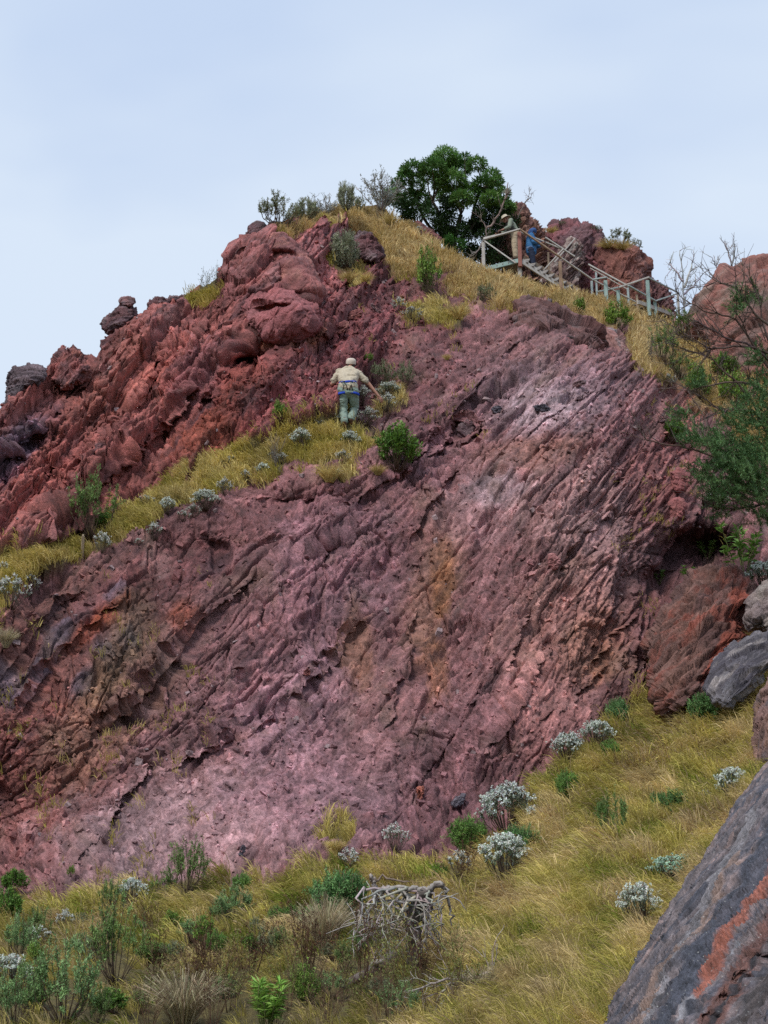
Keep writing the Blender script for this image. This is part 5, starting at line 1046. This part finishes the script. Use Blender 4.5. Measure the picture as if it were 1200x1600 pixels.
# ------------------------------------------------------------ wooden stake on the ledge
WOODM = flat_mat('weathered_wood', (.42, .34, .24, 1), (.28, .21, .14, 1), 8, .8, .4, stretch=(1, 1, .15))
def bx(g, a, b, wd, th, c=(1, 1, 1), up=(0, 0, 1)):
    """a squared timber or metal section from a to b"""
    a = np.array(a, float); b = np.array(b, float); t = norm(b - a); s = np.cross(t, up)
    s = norm(s) if np.linalg.norm(s) > 1e-4 else np.array([1., 0, 0]); n = np.cross(s, t); bv = min(wd, th) * .14
    pr = [(-wd/2+bv, -th/2), (wd/2-bv, -th/2), (wd/2, -th/2+bv), (wd/2, th/2-bv), (wd/2-bv, th/2), (-wd/2+bv, th/2), (-wd/2, th/2-bv), (-wd/2, -th/2+bv)]
    v = [p + s * x + n * y for p in (a, b) for x, y in pr]
    q = [(i, (i + 1) % 8, 8 + (i + 1) % 8, 8 + i) for i in range(8)]
    tr = [(0, i + 1, i) for i in range(1, 7)] + [(8, 8 + i, 8 + i + 1) for i in range(1, 7)]
    g.add(v, q, tr, c)
def tobj(nm, g, m, parent, org):
    me = g.mesh(nm, smooth=False); co = np.empty(len(me.vertices) * 3, np.float32); me.vertices.foreach_get('co', co)
    me.vertices.foreach_set('co', (co.reshape(-1, 3) - np.array(org)).astype(np.float32).ravel()); me.update(); o = link(nm, me, m, parent)
    if parent is None: o.location = org
    return o
b_ = at(131, 866); dd = float(project(np.array(b_))[2])
g = Geo(); t_ = W(130, 838, dd - .1); bx(g, np.array(b_) - [0, 0, .15], t_, .06, .06); bx(g, t_, t_ + np.array([0, 0, .04]), .035, .035)
tag(tobj('wooden_stake', g, WOODM, None, np.array(b_)), 'short pale wooden stake standing in the grass at the left end of the ledge', 'stake')

# ------------------------------------------------------------ the walkway and stairs at the top
MET = flat_mat('galvanised_rail', (.30, .36, .36, 1), (.40, .44, .43, 1), 5, .45, .15, .25)
TEAL = flat_mat('teal_painted_post', (.22, .33, .31, 1), (.30, .38, .35, 1), 5, .6, .2)
POSTW = flat_mat('post_wood', (.36, .27, .19, 1), (.24, .15, .10, 1), 7, .8, .4, stretch=(1, 1, .2))
REDP = flat_mat('red_brown_post', (.30, .12, .09, 1), (.22, .085, .065, 1), 7, .7, .3)
PLANK = flat_mat('walkway_plank', (.26, .24, .22, 1), (.17, .14, .12, 1), 6, .8, .4, stretch=(.3, 1, 1))
WHT = flat_mat('pale_rail', (.48, .46, .43, 1), (.36, .33, .30, 1), 5, .6, .2)
GDk = 42.8
root = empty('walkway_stairs', tuple(W(813, 440, GDk)))
tag(root, 'wooden and metal viewing platform with railed stairs running down the crest to the right', 'stairs')
def post(u, v0, v1, wd, m, d=GDk, nm='post'):
    g = Geo(); a = W(u, v1, d); a = a - np.array([0, 0, .25]); b = W(u, v0, d); b[1] = a[1]; b = np.array([a[0], a[1], b[2]]); bx(g, a, b, wd, wd); o = tobj(nm, g, m, root, np.array(root.location)); return o
def rail(p, q, wd, th, m, nm='rail'):
    g = Geo(); bx(g, W(*p), W(*q), wd, th); return tobj(nm, g, m, root, np.array(root.location))
d2 = GDk + 1.15
o = post(756, 373, 424, .10, WHT, 43.6); post(813, 405, 448, .125, WHT, GDk); post(812.6, 357, 405, .115, REDP, GDk - .005)['label'] = 'upper part of the corner post, painted red-brown'
post(877, 402, 460, .10, POSTW, 43.0); post(925.5, 436, 466, .07, MET, 43.4); post(948, 433, 482, .11, TEAL, 43.0); post(933, 420, 470, .06, MET, 44.6); post(967, 450, 482, .10, TEAL, 43.2)
post(982.5, 446, 480, .07, MET, 43.8); post(996, 458, 482, .07, POSTW, 43.9); post(1014, 433, 482, .11, TEAL, 43.6); post(1024, 470, 486, .09, TEAL, 44.4); post(1061, 457, 492, .07, WHT, 45.0)
post(812, 362, 420, .06, POSTW, d2); post(858, 388, 440, .06, POSTW, d2)
# platform rails and deck
rail((756,374,43.6),(813,358,GDk),.07,.05,WHT); rail((756.5,376,43.6),(806,411,GDk),.05,.04,WHT,'brace'); rail((757,421,43.6),(812,407,GDk),.05,.14,TEAL,'deck_beam')
rail((812,358,GDk),(877,403,43.0),.06,.05,POSTW,'handrail'); rail((877,403,43.0),(926,437,43.4),.05,.045,WHT,'handrail'); rail((812,362,d2),(880,390,d2+.3),.05,.045,WHT,'handrail'); rail((852,371,d2),(898,401,d2+.2),.05,.05,WHT,'handrail')
rail((880,389,d2),(848,424,d2),.04,.04,WHT,'brace'); rail((898,373,45),(866,410,44.6),.04,.04,WHT,'brace')
rail((815,408,GDk),(895,460,43.3),.05,.17,WHT,'stringer'); rail((818,402,d2),(905,455,d2+.3),.05,.16,POSTW,'stringer')
rail((757,372,44.6),(812,358,d2),.05,.05,WHT); rail((756,374,43.6),(757,372,44.6),.05,.05,WHT)
# second flight and landing rails
rail((919,413,44.6),(976,444,44.4),.05,.05,WHT,'handrail'); rail((976,444,44.4),(1024,470,44.4),.05,.05,WHT,'handrail'); rail((922,419,44.7),(980,452,44.5),.035,.035,WHT); rail((925.5,437,43.4),(948,433,43.0),.045,.045,MET)
rail((933,456,44.4),(967,449,43.2),.045,.05,MET); rail((967,449,43.2),(1014,433,43.6),.05,.05,WHT); rail((1014,434,43.6),(1061,458,45.0),.045,.045,MET); rail((1022,471,44.4),(1061,458,45.0),.045,.045,MET)
rail((926,437,43.4),(1000,475,44.0),.04,.04,WHT); rail((982,446,43.8),(1024,470,44.4),.05,.05,MET,'handrail'); rail((996,472,43.9),(1052,492,45.0),.06,.14,WHT,'stringer'); rail((900,456,43.4),(950,486,43.6),.05,.12,POSTW,'stringer')
for i in range(6):                                            # platform planks
    t0, t1 = i / 6, (i + .9) / 6; g = Geo(); a0 = W(758, 420, 43.6); a1 = W(812, 406.5, GDk); bb = np.array([0, 1.3, 0])
    p = a0 * (1 - (t0 + t1) / 2) + a1 * (t0 + t1) / 2; bx(g, p, p + bb, (a1[0] - a0[0]) / 6 * .92, .04); tobj('plank', g, PLANK, root, np.array(root.location))
for i in range(9):                                            # treads of the first flight
    t = (i + .5) / 9; a = W(815, 408, GDk) * (1 - t) + W(895, 460, 43.3) * t; b = W(818, 402, d2) * (1 - t) + W(905, 455, d2 + .3) * t
    g = Geo(); bx(g, a, b, .22, .04); tobj('tread', g, PLANK, root, np.array(root.location))
for i in range(5):
    t = (i + .5) / 5; a = W(985, 474, 43.8) * (1 - t) + W(1050, 494, 45) * t; g = Geo(); bx(g, a, a + np.array([0, .9, .05]), .22, .04); tobj('tread', g, PLANK, root, np.array(root.location))

# ------------------------------------------------------------ people
def capsules(name, caps, voxel, m, parent, smooth=2, wrinkle=0.0, seed=0):
    """one continuous skin over tapered limbs: [(p0, r0, p1, r1[, flatten])] fused by a voxel remesh"""
    bm = bmesh.new()
    for cp_ in caps:
        p0, r0, p1, r1 = cp_[:4]; fl = cp_[4] if len(cp_) > 4 else 1.0
        p0, p1 = Vector(p0), Vector(p1); ax = p1 - p0; L_ = max(ax.length, 1e-4); z = ax / L_
        x = Vector((1, 0, 0)); x = x - z * x.dot(z)
        if x.length < .2: x = Vector((0, 1, 0)); x = x - z * x.dot(z)
        x.normalize(); y = z.cross(x); rings = []; ns = 16
        prof = [(-r0 * math.cos(a), r0 * math.sin(a)) for a in [math.radians(k) for k in (12, 35, 60, 90)]] + [(L_ * .5, (r0 + r1) / 2)] + [(L_ + r1 * math.cos(a), r1 * math.sin(a)) for a in [math.radians(k) for k in (90, 60, 35, 12)]]
        for h, r in prof:
            rings.append([bm.verts.new(p0 + z * h + x * (r * math.cos(i / ns * 6.2832)) + y * (r * fl * math.sin(i / ns * 6.2832))) for i in range(ns)])
        for a, b in zip(rings[:-1], rings[1:]):
            for i in range(ns): bm.faces.new((a[i], a[(i + 1) % ns], b[(i + 1) % ns], b[i]))
        bm.faces.new(rings[0][::-1]); bm.faces.new(rings[-1])
    me = bpy.data.meshes.new(name + '_tmp'); bm.to_mesh(me); bm.free(); o = bpy.data.objects.new(name, me); C.objects.link(o)
    md = o.modifiers.new('r', 'REMESH'); md.mode = 'VOXEL'; md.voxel_size = voxel; md.use_smooth_shade = True
    ms = o.modifiers.new('s', 'SMOOTH'); ms.iterations = smooth; ms.factor = .5
    dg = bpy.context.evaluated_depsgraph_get(); dg.update(); nm = bpy.data.meshes.new_from_object(o.evaluated_get(dg)); o.modifiers.clear(); o.data = nm; nm.name = name
    if wrinkle:
        n = len(nm.vertices); co = np.empty(n * 3, np.float32); nm.vertices.foreach_get('co', co); co = co.reshape(-1, 3).astype(float); no = np.empty(n * 3, np.float32); nm.vertices.foreach_get('normal', no); no = no.reshape(-1, 3)
        q = co.copy(); q[:, 2] *= 1.8; co += no * ((1 - np.abs(fbm3(q * 7, seed, 3)) * 3) * wrinkle)[:, None]; nm.vertices.foreach_set('co', co.astype(np.float32).ravel()); nm.update()
    nm.materials.clear(); nm.materials.append(m); o.parent = parent
    for p in nm.polygons: p.use_smooth = True
    return o
def cloth(name, c1, c2): return flat_mat(name, c1 + (1,), c2 + (1,), 9, .85, .15, spec=.15)
SKIN = flat_mat('skin', (.46, .24, .17, 1), (.40, .20, .14, 1), 6, .5, .05); SKIND = flat_mat('skin_tan', (.30, .15, .10, 1), (.26, .13, .09, 1), 6, .5, .05)
HAIR = flat_mat('hair', (.05, .035, .03, 1), (.03, .02, .02, 1), 30, .6, .3)
def hand(pos, d, palm_n, side, curl=.5, s=1.0):
    """palm, four unequal bent fingers and a thumb from the side of the palm, as capsules"""
    pos, d, n = Vector(pos), Vector(d).normalized(), Vector(palm_n); n = (n - d * n.dot(d)).normalized(); sd_ = d.cross(n).normalized() * side; caps = []
    for k in (-1, 0, 1): caps.append((pos + sd_ * .016 * k * s, .017 * s, pos + d * .078 * s + sd_ * .021 * k * s, .014 * s))
    for i, (o, L_) in enumerate([(-.032, .060), (-.011, .074), (.011, .080), (.032, .072)]):
        p = pos + d * .082 * s + sd_ * o * s; q = p + (d * math.cos(curl * .5) + n * math.sin(curl * .5)) * L_ * .45 * s
        r = q + (d * math.cos(curl * 1.3) + n * math.sin(curl * 1.3)) * L_ * .3 * s; t = r + (d * math.cos(curl * 2.1) + n * math.sin(curl * 2.1)) * L_ * .25 * s
        caps += [(p, .0095 * s, q, .009 * s), (q, .009 * s, r, .0085 * s), (r, .0085 * s, t, .008 * s)]
    p = pos + d * .02 * s + sd_ * .03 * s; q = p + (sd_ * .75 + d * .6 + n * .3).normalized() * .042 * s; r = q + (sd_ * .3 + d * .9 + n * .5).normalized() * .032 * s
    caps += [(p, .013 * s, q, .011 * s), (q, .011 * s, r, .0095 * s)]; return caps
def head(c, face, upv, s=1.0):
    """skull, jaw, nose, brows, ears, lips; eyes come as their own parts"""
    c, f, u_ = Vector(c), Vector(face).normalized(), Vector(upv); u_ = (u_ - f * u_.dot(f)).normalized(); r = f.cross(u_)
    P_ = lambda a, b, h: c + (r * a + f * b + u_ * h) * s
    caps = [(P_(0, -.015, .02), .088 * s, P_(0, .015, .03), .082 * s), (P_(0, .02, -.03), .068 * s, P_(0, .05, -.075), .038 * s), (P_(0, .088, .0), .010 * s, P_(0, .108, -.028), .015 * s),
            (P_(-.035, .078, .022), .013 * s, P_(.035, .078, .022), .013 * s), (P_(-.02, .085, -.055), .009 * s, P_(.02, .085, -.055), .009 * s), (P_(0, .07, -.088), .018 * s, P_(0, .075, -.09), .018 * s)]
    for k in (-1, 1): caps += [(P_(k * .082, -.005, -.02), .012 * s, P_(k * .088, -.012, .015), .016 * s, .6), (P_(k * .045, .055, -.02), .028 * s, P_(k * .04, .06, -.03), .026 * s)]
    return caps, P_
def eyes(P_, s, parent):
    m = flat_mat('eye', (.04, .03, .03, 1), (.5, .48, .45, 1), 40, .3, 0)
    for k in (-1, 1):
        bm = bmesh.new(); bmesh.ops.create_uvsphere(bm, u_segments=10, v_segments=8, radius=.012 * s); bmesh.ops.translate(bm, verts=bm.verts, vec=P_(k * .032, .080, .004))
        me = bpy.data.meshes.new('eye'); bm.to_mesh(me); bm.free(); link('eye', me, m, parent)
def lathe(name, c, axis, prof, m, parent, tiltx=None, wob=.0):
    c, z = Vector(c), Vector(axis).normalized(); x = z.orthogonal().normalized(); y = z.cross(x); n = 28; v = []; q = []
    for i, (r, h) in enumerate(prof):
        for k in range(n): a = k / n * 6.2832; rr = r * (1 + wob * math.sin(a * 3 + 1)); v.append(tuple(c + z * (h + wob * r * .5 * math.sin(a * 2)) + x * rr * math.cos(a) + y * rr * math.sin(a)))
    for i in range(len(prof) - 1):
        for k in range(n): q.append((i * n + k, i * n + (k + 1) % n, (i + 1) * n + (k + 1) % n, (i + 1) * n + k))
    return link(name, make_mesh(name, v, q), m, parent)

# the climber, seen from behind, reaching right: local x right, y away, z up
cdp = depth_at(543, 660) - .12
root = empty('person', tuple(W(543, 668, cdp))); root.scale = (1.14,) * 3; CLEAR.append((543, 664, 34))
tag(root, 'climber seen from behind in pale cap, khaki shirt and blue harness above the grassy ledge', 'person')
hipL, hipR = (-.10, .02, .78), (.10, .02, .78); shL, shR = (-.18, .25, 1.28), (.18, .27, 1.27); nk = (0, .32, 1.35); hd = (.05, .36, 1.50)
elL, haL = (-.325, .28, 1.03), (-.26, .5, 1.02); elR, haR = (.41, .30, 1.04), (.61, .36, .80)
knL, anL = (-.10, .13, .40), (-.06, -.08, .04); knR, anR = (.13, .26, .50), (.07, .06, .14)
hc, HP = head(hd, (-.1, .85, .35), (0, -.25, 1))
def add3(a, b): return tuple(x + y for x, y in zip(a, b))
body = hc + [((0, .28, 1.29), .058, (.04, .34, 1.45), .055), ((0, .05, .84), .13, (0, .15, 1.05), .13, .8), ((-.10, .23, 1.22), .09, (.10, .23, 1.22), .09), ((0, .15, 1.05), .13, (0, .24, 1.2), .13, .8),
    (shL, .055, elL, .042), (elL, .042, haL, .028), (shR, .055, elR, .043), (elR, .043, haR, .028), (hipL, .085, knL, .055), (knL, .055, anL, .038), (hipR, .085, knR, .055), (knR, .055, anR, .038),
    (anL, .04, add3(anL, (0, .18, -.03)), .035), (anR, .04, add3(anR, (0, .18, -.03)), .035)]
body += hand(haL, (.3, .9, .2), (.2, .2, -1), 1, .7) + hand(haR, (.6, .25, -.75), (-.3, .9, .2), -1, .5)
capsules('body', body, .008, SKIN, root, 1)
SH = cloth('khaki_shirt', (.50, .44, .34), (.42, .36, .27)); TRm = cloth('sage_trousers', (.25, .32, .27), (.20, .26, .22))
capsules('shirt', [((-.06, .03, .86), .140, (.06, .03, .86), .140), ((0, .035, .93), .155, (0, .14, 1.08), .16, .8), ((-.06, .05, .98), .115, (-.11, .22, 1.2), .112), ((.06, .05, .98), .115, (.11, .22, 1.2), .112), ((0, .14, 1.08), .15, (0, .23, 1.22), .15, .75), ((-.15, .24, 1.25), .078, (.15, .25, 1.245), .078), ((-.17, .25, 1.26), .066, (-.03, .29, 1.36), .056), ((.17, .26, 1.25), .066, (.04, .29, 1.36), .056), (shL, .070, add3(shL, (-.11, .01, -.19)), .066), (shR, .070, add3(shR, (.17, .01, -.17)), .066)], .011, SH, root, 1, .014, 3)
capsules('trousers', [((-.06, .03, .86), .135, (.06, .03, .86), .135), ((0, .03, .78), .14, (0, .04, .9), .14, .9), (hipL, .112, knL, .082), (knL, .082, add3(anL, (0, 0, .07)), .066), (hipR, .115, knR, .084), (knR, .084, add3(anR, (0, 0, .07)), .068)], .011, TRm, root, 1, .014, 5)
for a_ in (anL, anR): capsules('boot', [(add3(a_, (0, -.02, .03)), .05, add3(a_, (0, .16, -.02)), .045, .8), (add3(a_, (0, -.02, .09)), .05, add3(a_, (0, -.01, .02)), .05)], .01, cloth('boot_leather', (.13, .07, .045), (.09, .05, .03)), root)
BLU = cloth('blue_webbing', (.02, .05, .38), (.03, .08, .5)); BLK = cloth('black_webbing', (.03, .03, .035), (.05, .05, .05))
def ring(nm, c, rx, ry, r, m, tilt=(0, 0), zx=None, a0=0, a1=360):
    g = Geo(); pts = []
    for k in np.linspace(math.radians(a0), math.radians(a1), 26): pts.append((c[0] + rx * math.cos(k), c[1] + ry * math.sin(k), c[2] + tilt[0] * math.cos(k) + tilt[1] * math.sin(k)))
    pts = np.array(pts); t = norm(np.gradient(pts, axis=0)); out = pts - np.array(c); out[:, 2] = 0; out = norm(out); n = len(pts); hh = np.array([0, 0, r])
    v = np.concatenate([pts + out * .004 - hh, pts + out * .004 + hh, pts + out * .02 + hh * .8, pts + out * .02 - hh * .8]); i = np.arange(n - 1)
    q = [];
    for a, b in ((0, 1), (1, 2), (2, 3), (3, 0)): q.append(np.stack([a * n + i, a * n + i + 1, b * n + i + 1, b * n + i], -1))
    g.add(v, np.concatenate(q)); return link(nm, g.mesh(nm), m, root)
hr = ring('harness_belt', (0, .05, .965), .158, .140, .026, BLU, (.012, .03), None, 165, 400); ring('leg_loop', (-.10, .04, .725), .108, .112, .026, BLU, (.02, .02)); ring('leg_loop', (.10, .05, .735), .112, .112, .026, BLU, (-.02, .02))
g = Geo()
for a, b, c in [((-.05,-.09,.95),(-.075,-.115,.85),(-.10,-.09,.75)),((.05,-.09,.95),(.075,-.115,.85),(.10,-.09,.75)),((-.10,-.08,.95),(-.03,-.13,.86),(0,-.09,.76)),((.12,-.06,.94),(.06,-.13,.84),(.03,-.09,.76))]:
    tube(g, [a, b, c], .009, .009, (1, 1, 1), 5)
for k in (-1, 1): tube(g, [(k * .06, -.10, .95), (k * .11, -.13, .90), (k * .15, -.06, .95)], .008, .008, (1, 1, 1), 5)
link('harness_straps', g.mesh('harness_straps'), BLK, root)
CAPM = cloth('pale_cap_cloth', (.62, .54, .46), (.54, .46, .39))
co_ = HP(0, -.005, .02)
cap = lathe('cap', co_, (.05, -.3, 1), [(.101, -.03), (.104, .0), (.102, .035), (.09, .07), (.06, .09), (.03, .096), (.002, .098)], CAPM, root)
g = Geo(); g.add([HP(-.07,.07,.045),HP(.07,.07,.045),HP(.055,.16,.03),HP(-.055,.16,.03),HP(-.07,.07,.035),HP(.07,.07,.035),HP(.055,.16,.022),HP(-.055,.16,.022)], [(0,1,2,3),(7,6,5,4),(0,3,7,4),(1,5,6,2),(3,2,6,7),(0,4,5,1)]); link('cap_peak', g.mesh('cap_peak', False), CAPM, cap)
capsules('hair', [(HP(-.05, -.06, -.03), .035, HP(.05, -.06, -.03), .035)], .008, HAIR, root)
eyes(HP, 1, root)

# the man leaning on the platform rail, seen from his left front: leaning towards picture left
dm = 43.55
root = empty('person', tuple(W(806, 409, dm)))
tag(root, 'person in pale sun hat and khaki trousers leaning on the platform rail', 'person')
hipL, hipR = (-.02, -.07, .90), (.04, .09, .90); shL, shR = (-.14, -.19, 1.31), (-.08, .19, 1.31); hd = (-.29, -.06, 1.42)
elL, haL = (-.20, -.27, 1.05), (-.43, -.22, .97); elR, haR = (-.28, .18, 1.08), (-.50, .02, .99)
hc, HP = head(hd, (-.75, -.35, -.42), (-.35, 0, 1), 1.0)
body = hc + [((-.10, 0, 1.28), .056, (-.25, -.045, 1.38), .055), ((.02, 0, .92), .125, (-.02, 0, 1.05), .125), ((-.02, 0, 1.05), .125, (-.10, 0, 1.24), .13), ((-.11, -.10, 1.26), .08, (-.08, .10, 1.26), .08),
    (shL, .052, elL, .042), (elL, .04, haL, .027), (shR, .052, elR, .042), (elR, .04, haR, .027), (hipL, .085, (-.03, -.09, .48), .055), ((-.03, -.09, .48), .055, (-.01, -.09, .07), .038), (hipR, .085, (.03, .10, .48), .055), ((.03, .10, .48), .055, (.06, .10, .07), .038),
    ((-.01, -.09, .06), .04, (-.15, -.12, .035), .035), ((.06, .10, .06), .04, (-.08, .11, .035), .035)]
body += hand(haL, (-.9, .1, -.2), (0, .1, -1), 1, .8) + hand(haR, (-.9, -.3, -.1), (0, 0, -1), -1, .8)
capsules('body', body, .008, SKIND, root, 1)
capsules('shirt', [((.02, 0, .92), .14, (-.04, 0, 1.08), .142), ((-.04, 0, 1.08), .142, (-.11, 0, 1.24), .14), ((-.13, -.13, 1.27), .088, (-.08, .13, 1.27), .088), (shL, .075, elL, .060), (shR, .075, elR, .060), (elL, .058, add3(elL, (-.12, .03, -.04)), .05), (elR, .058, add3(elR, (-.12, -.08, -.05)), .05)], .011, cloth('grey_green_shirt', (.26, .29, .23), (.20, .23, .18)), root, 2, .006, 7)
capsules('vest', [((-.0, 0, .96), .148, (-.09, 0, 1.10), .15), ((-.09, 0, 1.10), .15, (-.16, 0, 1.22), .138), ((-.20, -.05, 1.24), .085, (-.19, .05, 1.24), .085)], .011, cloth('dark_vest', (.045, .045, .045), (.07, .065, .06)), root, 2, .006, 8)
capsules('trousers', [((.02, -.04, .93), .125, (.02, .05, .93), .125), (hipL, .112, (-.03, -.09, .48), .09), ((-.03, -.09, .48), .09, (-.01, -.09, .13), .075), (hipR, .112, (.03, .10, .48), .09), ((.03, .10, .48), .09, (.06, .10, .13), .075)], .011, cloth('khaki_trousers', (.42, .34, .24), (.34, .27, .19)), root, 2, .008, 9)
for a_ in ((-.01, -.09, .05), (.06, .10, .05)): capsules('boot', [(a_, .052, add3(a_, (-.16, -.02, -.01)), .045, .8), (add3(a_, (0, 0, .06)), .05, a_, .05)], .01, cloth('boot_dark', (.05, .035, .03), (.07, .05, .04)), root)
HATM = cloth('sun_hat_cloth', (.56, .50, .40), (.47, .41, .32))
lathe('hat', HP(0, -.01, .045), HP(0, -.12, 1) - HP(0, 0, 0), [(.185, -.035), (.19, -.03), (.12, -.002), (.104, .01), (.10, .06), (.088, .088), (.05, .10), (.002, .10)], HATM, root, wob=.04)
eyes(HP, 1, root)
g = Geo(); c0 = Vector((-.50, -.10, .98)); bx(g, c0 + Vector((-.05, 0, 0)), c0 + Vector((.06, 0, .0)), .09, .07)
o = link('camera_body', g.mesh('camera_body', False), BLK, None)
lathe('lens', (c0.x - .05, c0.y, c0.z), (-1, 0, -.2), [(.03, 0), (.032, .05), (.028, .055), (.002, .05)], BLK, o); o.location = root.location
tag(o, 'small black camera held by the person in the pale sun hat', 'camera')

# the person in the blue hooded jacket
dw = 43.75
root = empty('person', tuple(W(833, 431, dw)))
tag(root, 'person in blue hooded jacket and navy trousers standing on the stairs', 'person')
hipL, hipR = (-.05, -.08, .86), (-.03, .09, .86); shL, shR = (-.04, -.17, 1.30), (-.03, .17, 1.30); hd = (.03, -.02, 1.48)
elL, haL = (.04, -.23, 1.04), (.26, -.12, 1.06); elR, haR = (.07, .20, 1.05), (.27, .05, 1.07)
hc, HP = head(hd, (.72, -.45, -.5), (.25, 0, 1), .97)
body = hc + [((-.02, 0, 1.30), .052, (.01, -.01, 1.42), .052), ((-.03, 0, .88), .12, (-.03, 0, 1.24), .125), (shL, .05, elL, .04), (elL, .038, haL, .025), (shR, .05, elR, .04), (elR, .038, haR, .025),
    (hipL, .085, (0, -.08, .46), .055), ((0, -.08, .46), .055, (-.02, -.08, .07), .036), (hipR, .085, (.02, .09, .46), .055), ((.02, .09, .46), .055, (.0, .09, .07), .036), ((-.02, -.08, .05), .038, (.12, -.1, .035), .033), ((0, .09, .05), .038, (.14, .1, .035), .033)]
body += hand(haL, (.9, .3, .1), (0, 0, 1), 1, .8, .92) + hand(haR, (.9, -.3, .1), (0, 0, 1), -1, .8, .92)
capsules('body', body, .008, SKIND, root, 1)
JK = cloth('blue_jacket', (.035, .12, .28), (.05, .16, .34))
capsules('jacket', [((-.03, 0, .84), .165, (-.03, 0, 1.05), .160), ((-.03, 0, 1.05), .160, (-.03, 0, 1.24), .155), ((-.04, -.12, 1.27), .095, (-.03, .12, 1.27), .095), (shL, .085, elL, .070), (shR, .085, elR, .070), (elL, .068, add3(elL, (.17, .09, .01)), .052), (elR, .068, add3(elR, (.16, -.12, .01)), .052), ((-.06, 0, 1.34), .09, (-.04, 0, 1.38), .09)], .011, JK, root, 2, .010, 11)
capsules('hood', [(HP(0, -.035, .015), .112, HP(0, -.005, .05), .108), (HP(0, -.05, -.04), .10, HP(0, -.05, -.10), .085), (HP(-.075, .03, .03), .035, HP(-.07, .03, -.06), .035), (HP(.075, .03, .03), .035, HP(.07, .03, -.06), .035), (HP(-.04, .045, .085), .035, HP(.04, .045, .085), .035)], .010, cloth('navy_hood', (.035, .07, .19), (.045, .10, .24)), root, 2, .004, 12)
capsules('jacket_band', [((-.03, 0, .90), .170, (-.03, 0, .93), .170)], .011, cloth('pale_band', (.14, .2, .32), (.1, .16, .28)), root, 1, .004, 13)
capsules('trousers', [((-.03, -.03, .86), .13, (-.03, .04, .86), .13), (hipL, .105, (0, -.08, .46), .082), ((0, -.08, .46), .082, (-.02, -.08, .12), .068), (hipR, .105, (.02, .09, .46), .082), ((.02, .09, .46), .082, (0, .09, .12), .068)], .011, cloth('navy_trousers', (.02, .025, .05), (.03, .04, .07)), root, 2, .006, 14)
for a_ in ((-.02, -.08, .05), (0, .09, .05)): capsules('shoe', [(a_, .048, add3(a_, (.14, 0, -.012)), .04, .8)], .01, cloth('shoe_dark', (.05, .045, .05), (.08, .07, .07)), root)
eyes(HP, .97, root)
g = Geo(); bx(g, (.36, -.03, 1.04), (.40, -.05, 1.17), .075, .012); o = link('phone', g.mesh('phone', False), BLK, None); o.location = root.location
g = Geo(); bx(g, (.3735, -.037, 1.085), (.385, -.043, 1.12), .03, .0145); link('lens', g.mesh('lens', False), HAIR, o)
tag(o, 'dark phone in the hands of the person in the blue jacket', 'phone')

# clear the grass where bushes stand, then grow it
vis = visg.copy()
for (a_, b_, w_) in CLEAR:
    s_ = (np.abs(U - a_) < w_) & (np.abs(V - b_) < w_)
    if s_.any(): vis[s_] *= np.clip(((U[s_] - a_) / (w_ * .42)) ** 2 + ((V[s_] - b_ - 2) / (w_ * .34 + 5)) ** 2 - .55, .03, 1)
wf = vis * GM * fore *1.0 * np.clip(1 + 2.4 * fbm2(U / 16, V / 9, 204, 3), .03, 2.4)
wf = wf * (1 - .55 * (sm(640, 500, U) * sm(1440, 1560, V)))
k = scatter(wf, 18500)
LF = np.clip(.15 + .0062 * GDD[k], .12, .34) * (1 + 1.3 * NZ2[k]) * np.where(GU[k] > 700, 1.1, .85)
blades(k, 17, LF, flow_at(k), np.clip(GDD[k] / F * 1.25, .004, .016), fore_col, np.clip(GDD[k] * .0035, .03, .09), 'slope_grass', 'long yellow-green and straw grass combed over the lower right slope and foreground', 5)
wt = vis * GM * gtop
k = scatter(wt, 5000)
blades(k, 15, .28 * (1 + .9 * NZ2[k]) + .05, flow_at(k, (-.15, -.2, 0), .6), GDD[k] / F * 1.15, top_col, GDD[k] * .003, 'ridge_grass', 'straw-coloured grass along the crest and under the stairs', 6)
wl = vis * GM * (~fore) * (~gtop)
wl = wl * np.clip(1 + 2.0 * fbm2(U / 12, V / 8, 214, 2), .05, 2.2)
k = scatter(wl, 3000)
blades(k, 15, .21 * (1 + 1.1 * NZ2[k]) + .05, flow_at(k, (-.35, -.1, 0), .5), GDD[k] / F * 1.15, led_col, GDD[k] * .003, 'ledge_grass', 'yellow grass growing along the diagonal ledge below the climber', 7)
wk = vis * (1 - GM) * np.clip(noise2(U / 50, V / 50, 301) - .1, 0, 1) * ((U < 330) & (V > 900) | (U > 560) & (V < 680) & (U < 760) | (U > 960) & (U < 1150))
k = scatter(wk, 300)
blades(k, 7, np.full(len(k), .2), flow_at(k, (-.2, -.3, -.2), .5), GDD[k] / F * 1.0, led_col, GDD[k] * .003, 'face_grass', 'thin dry grass sprigs rooted in cracks of the rock', 8)
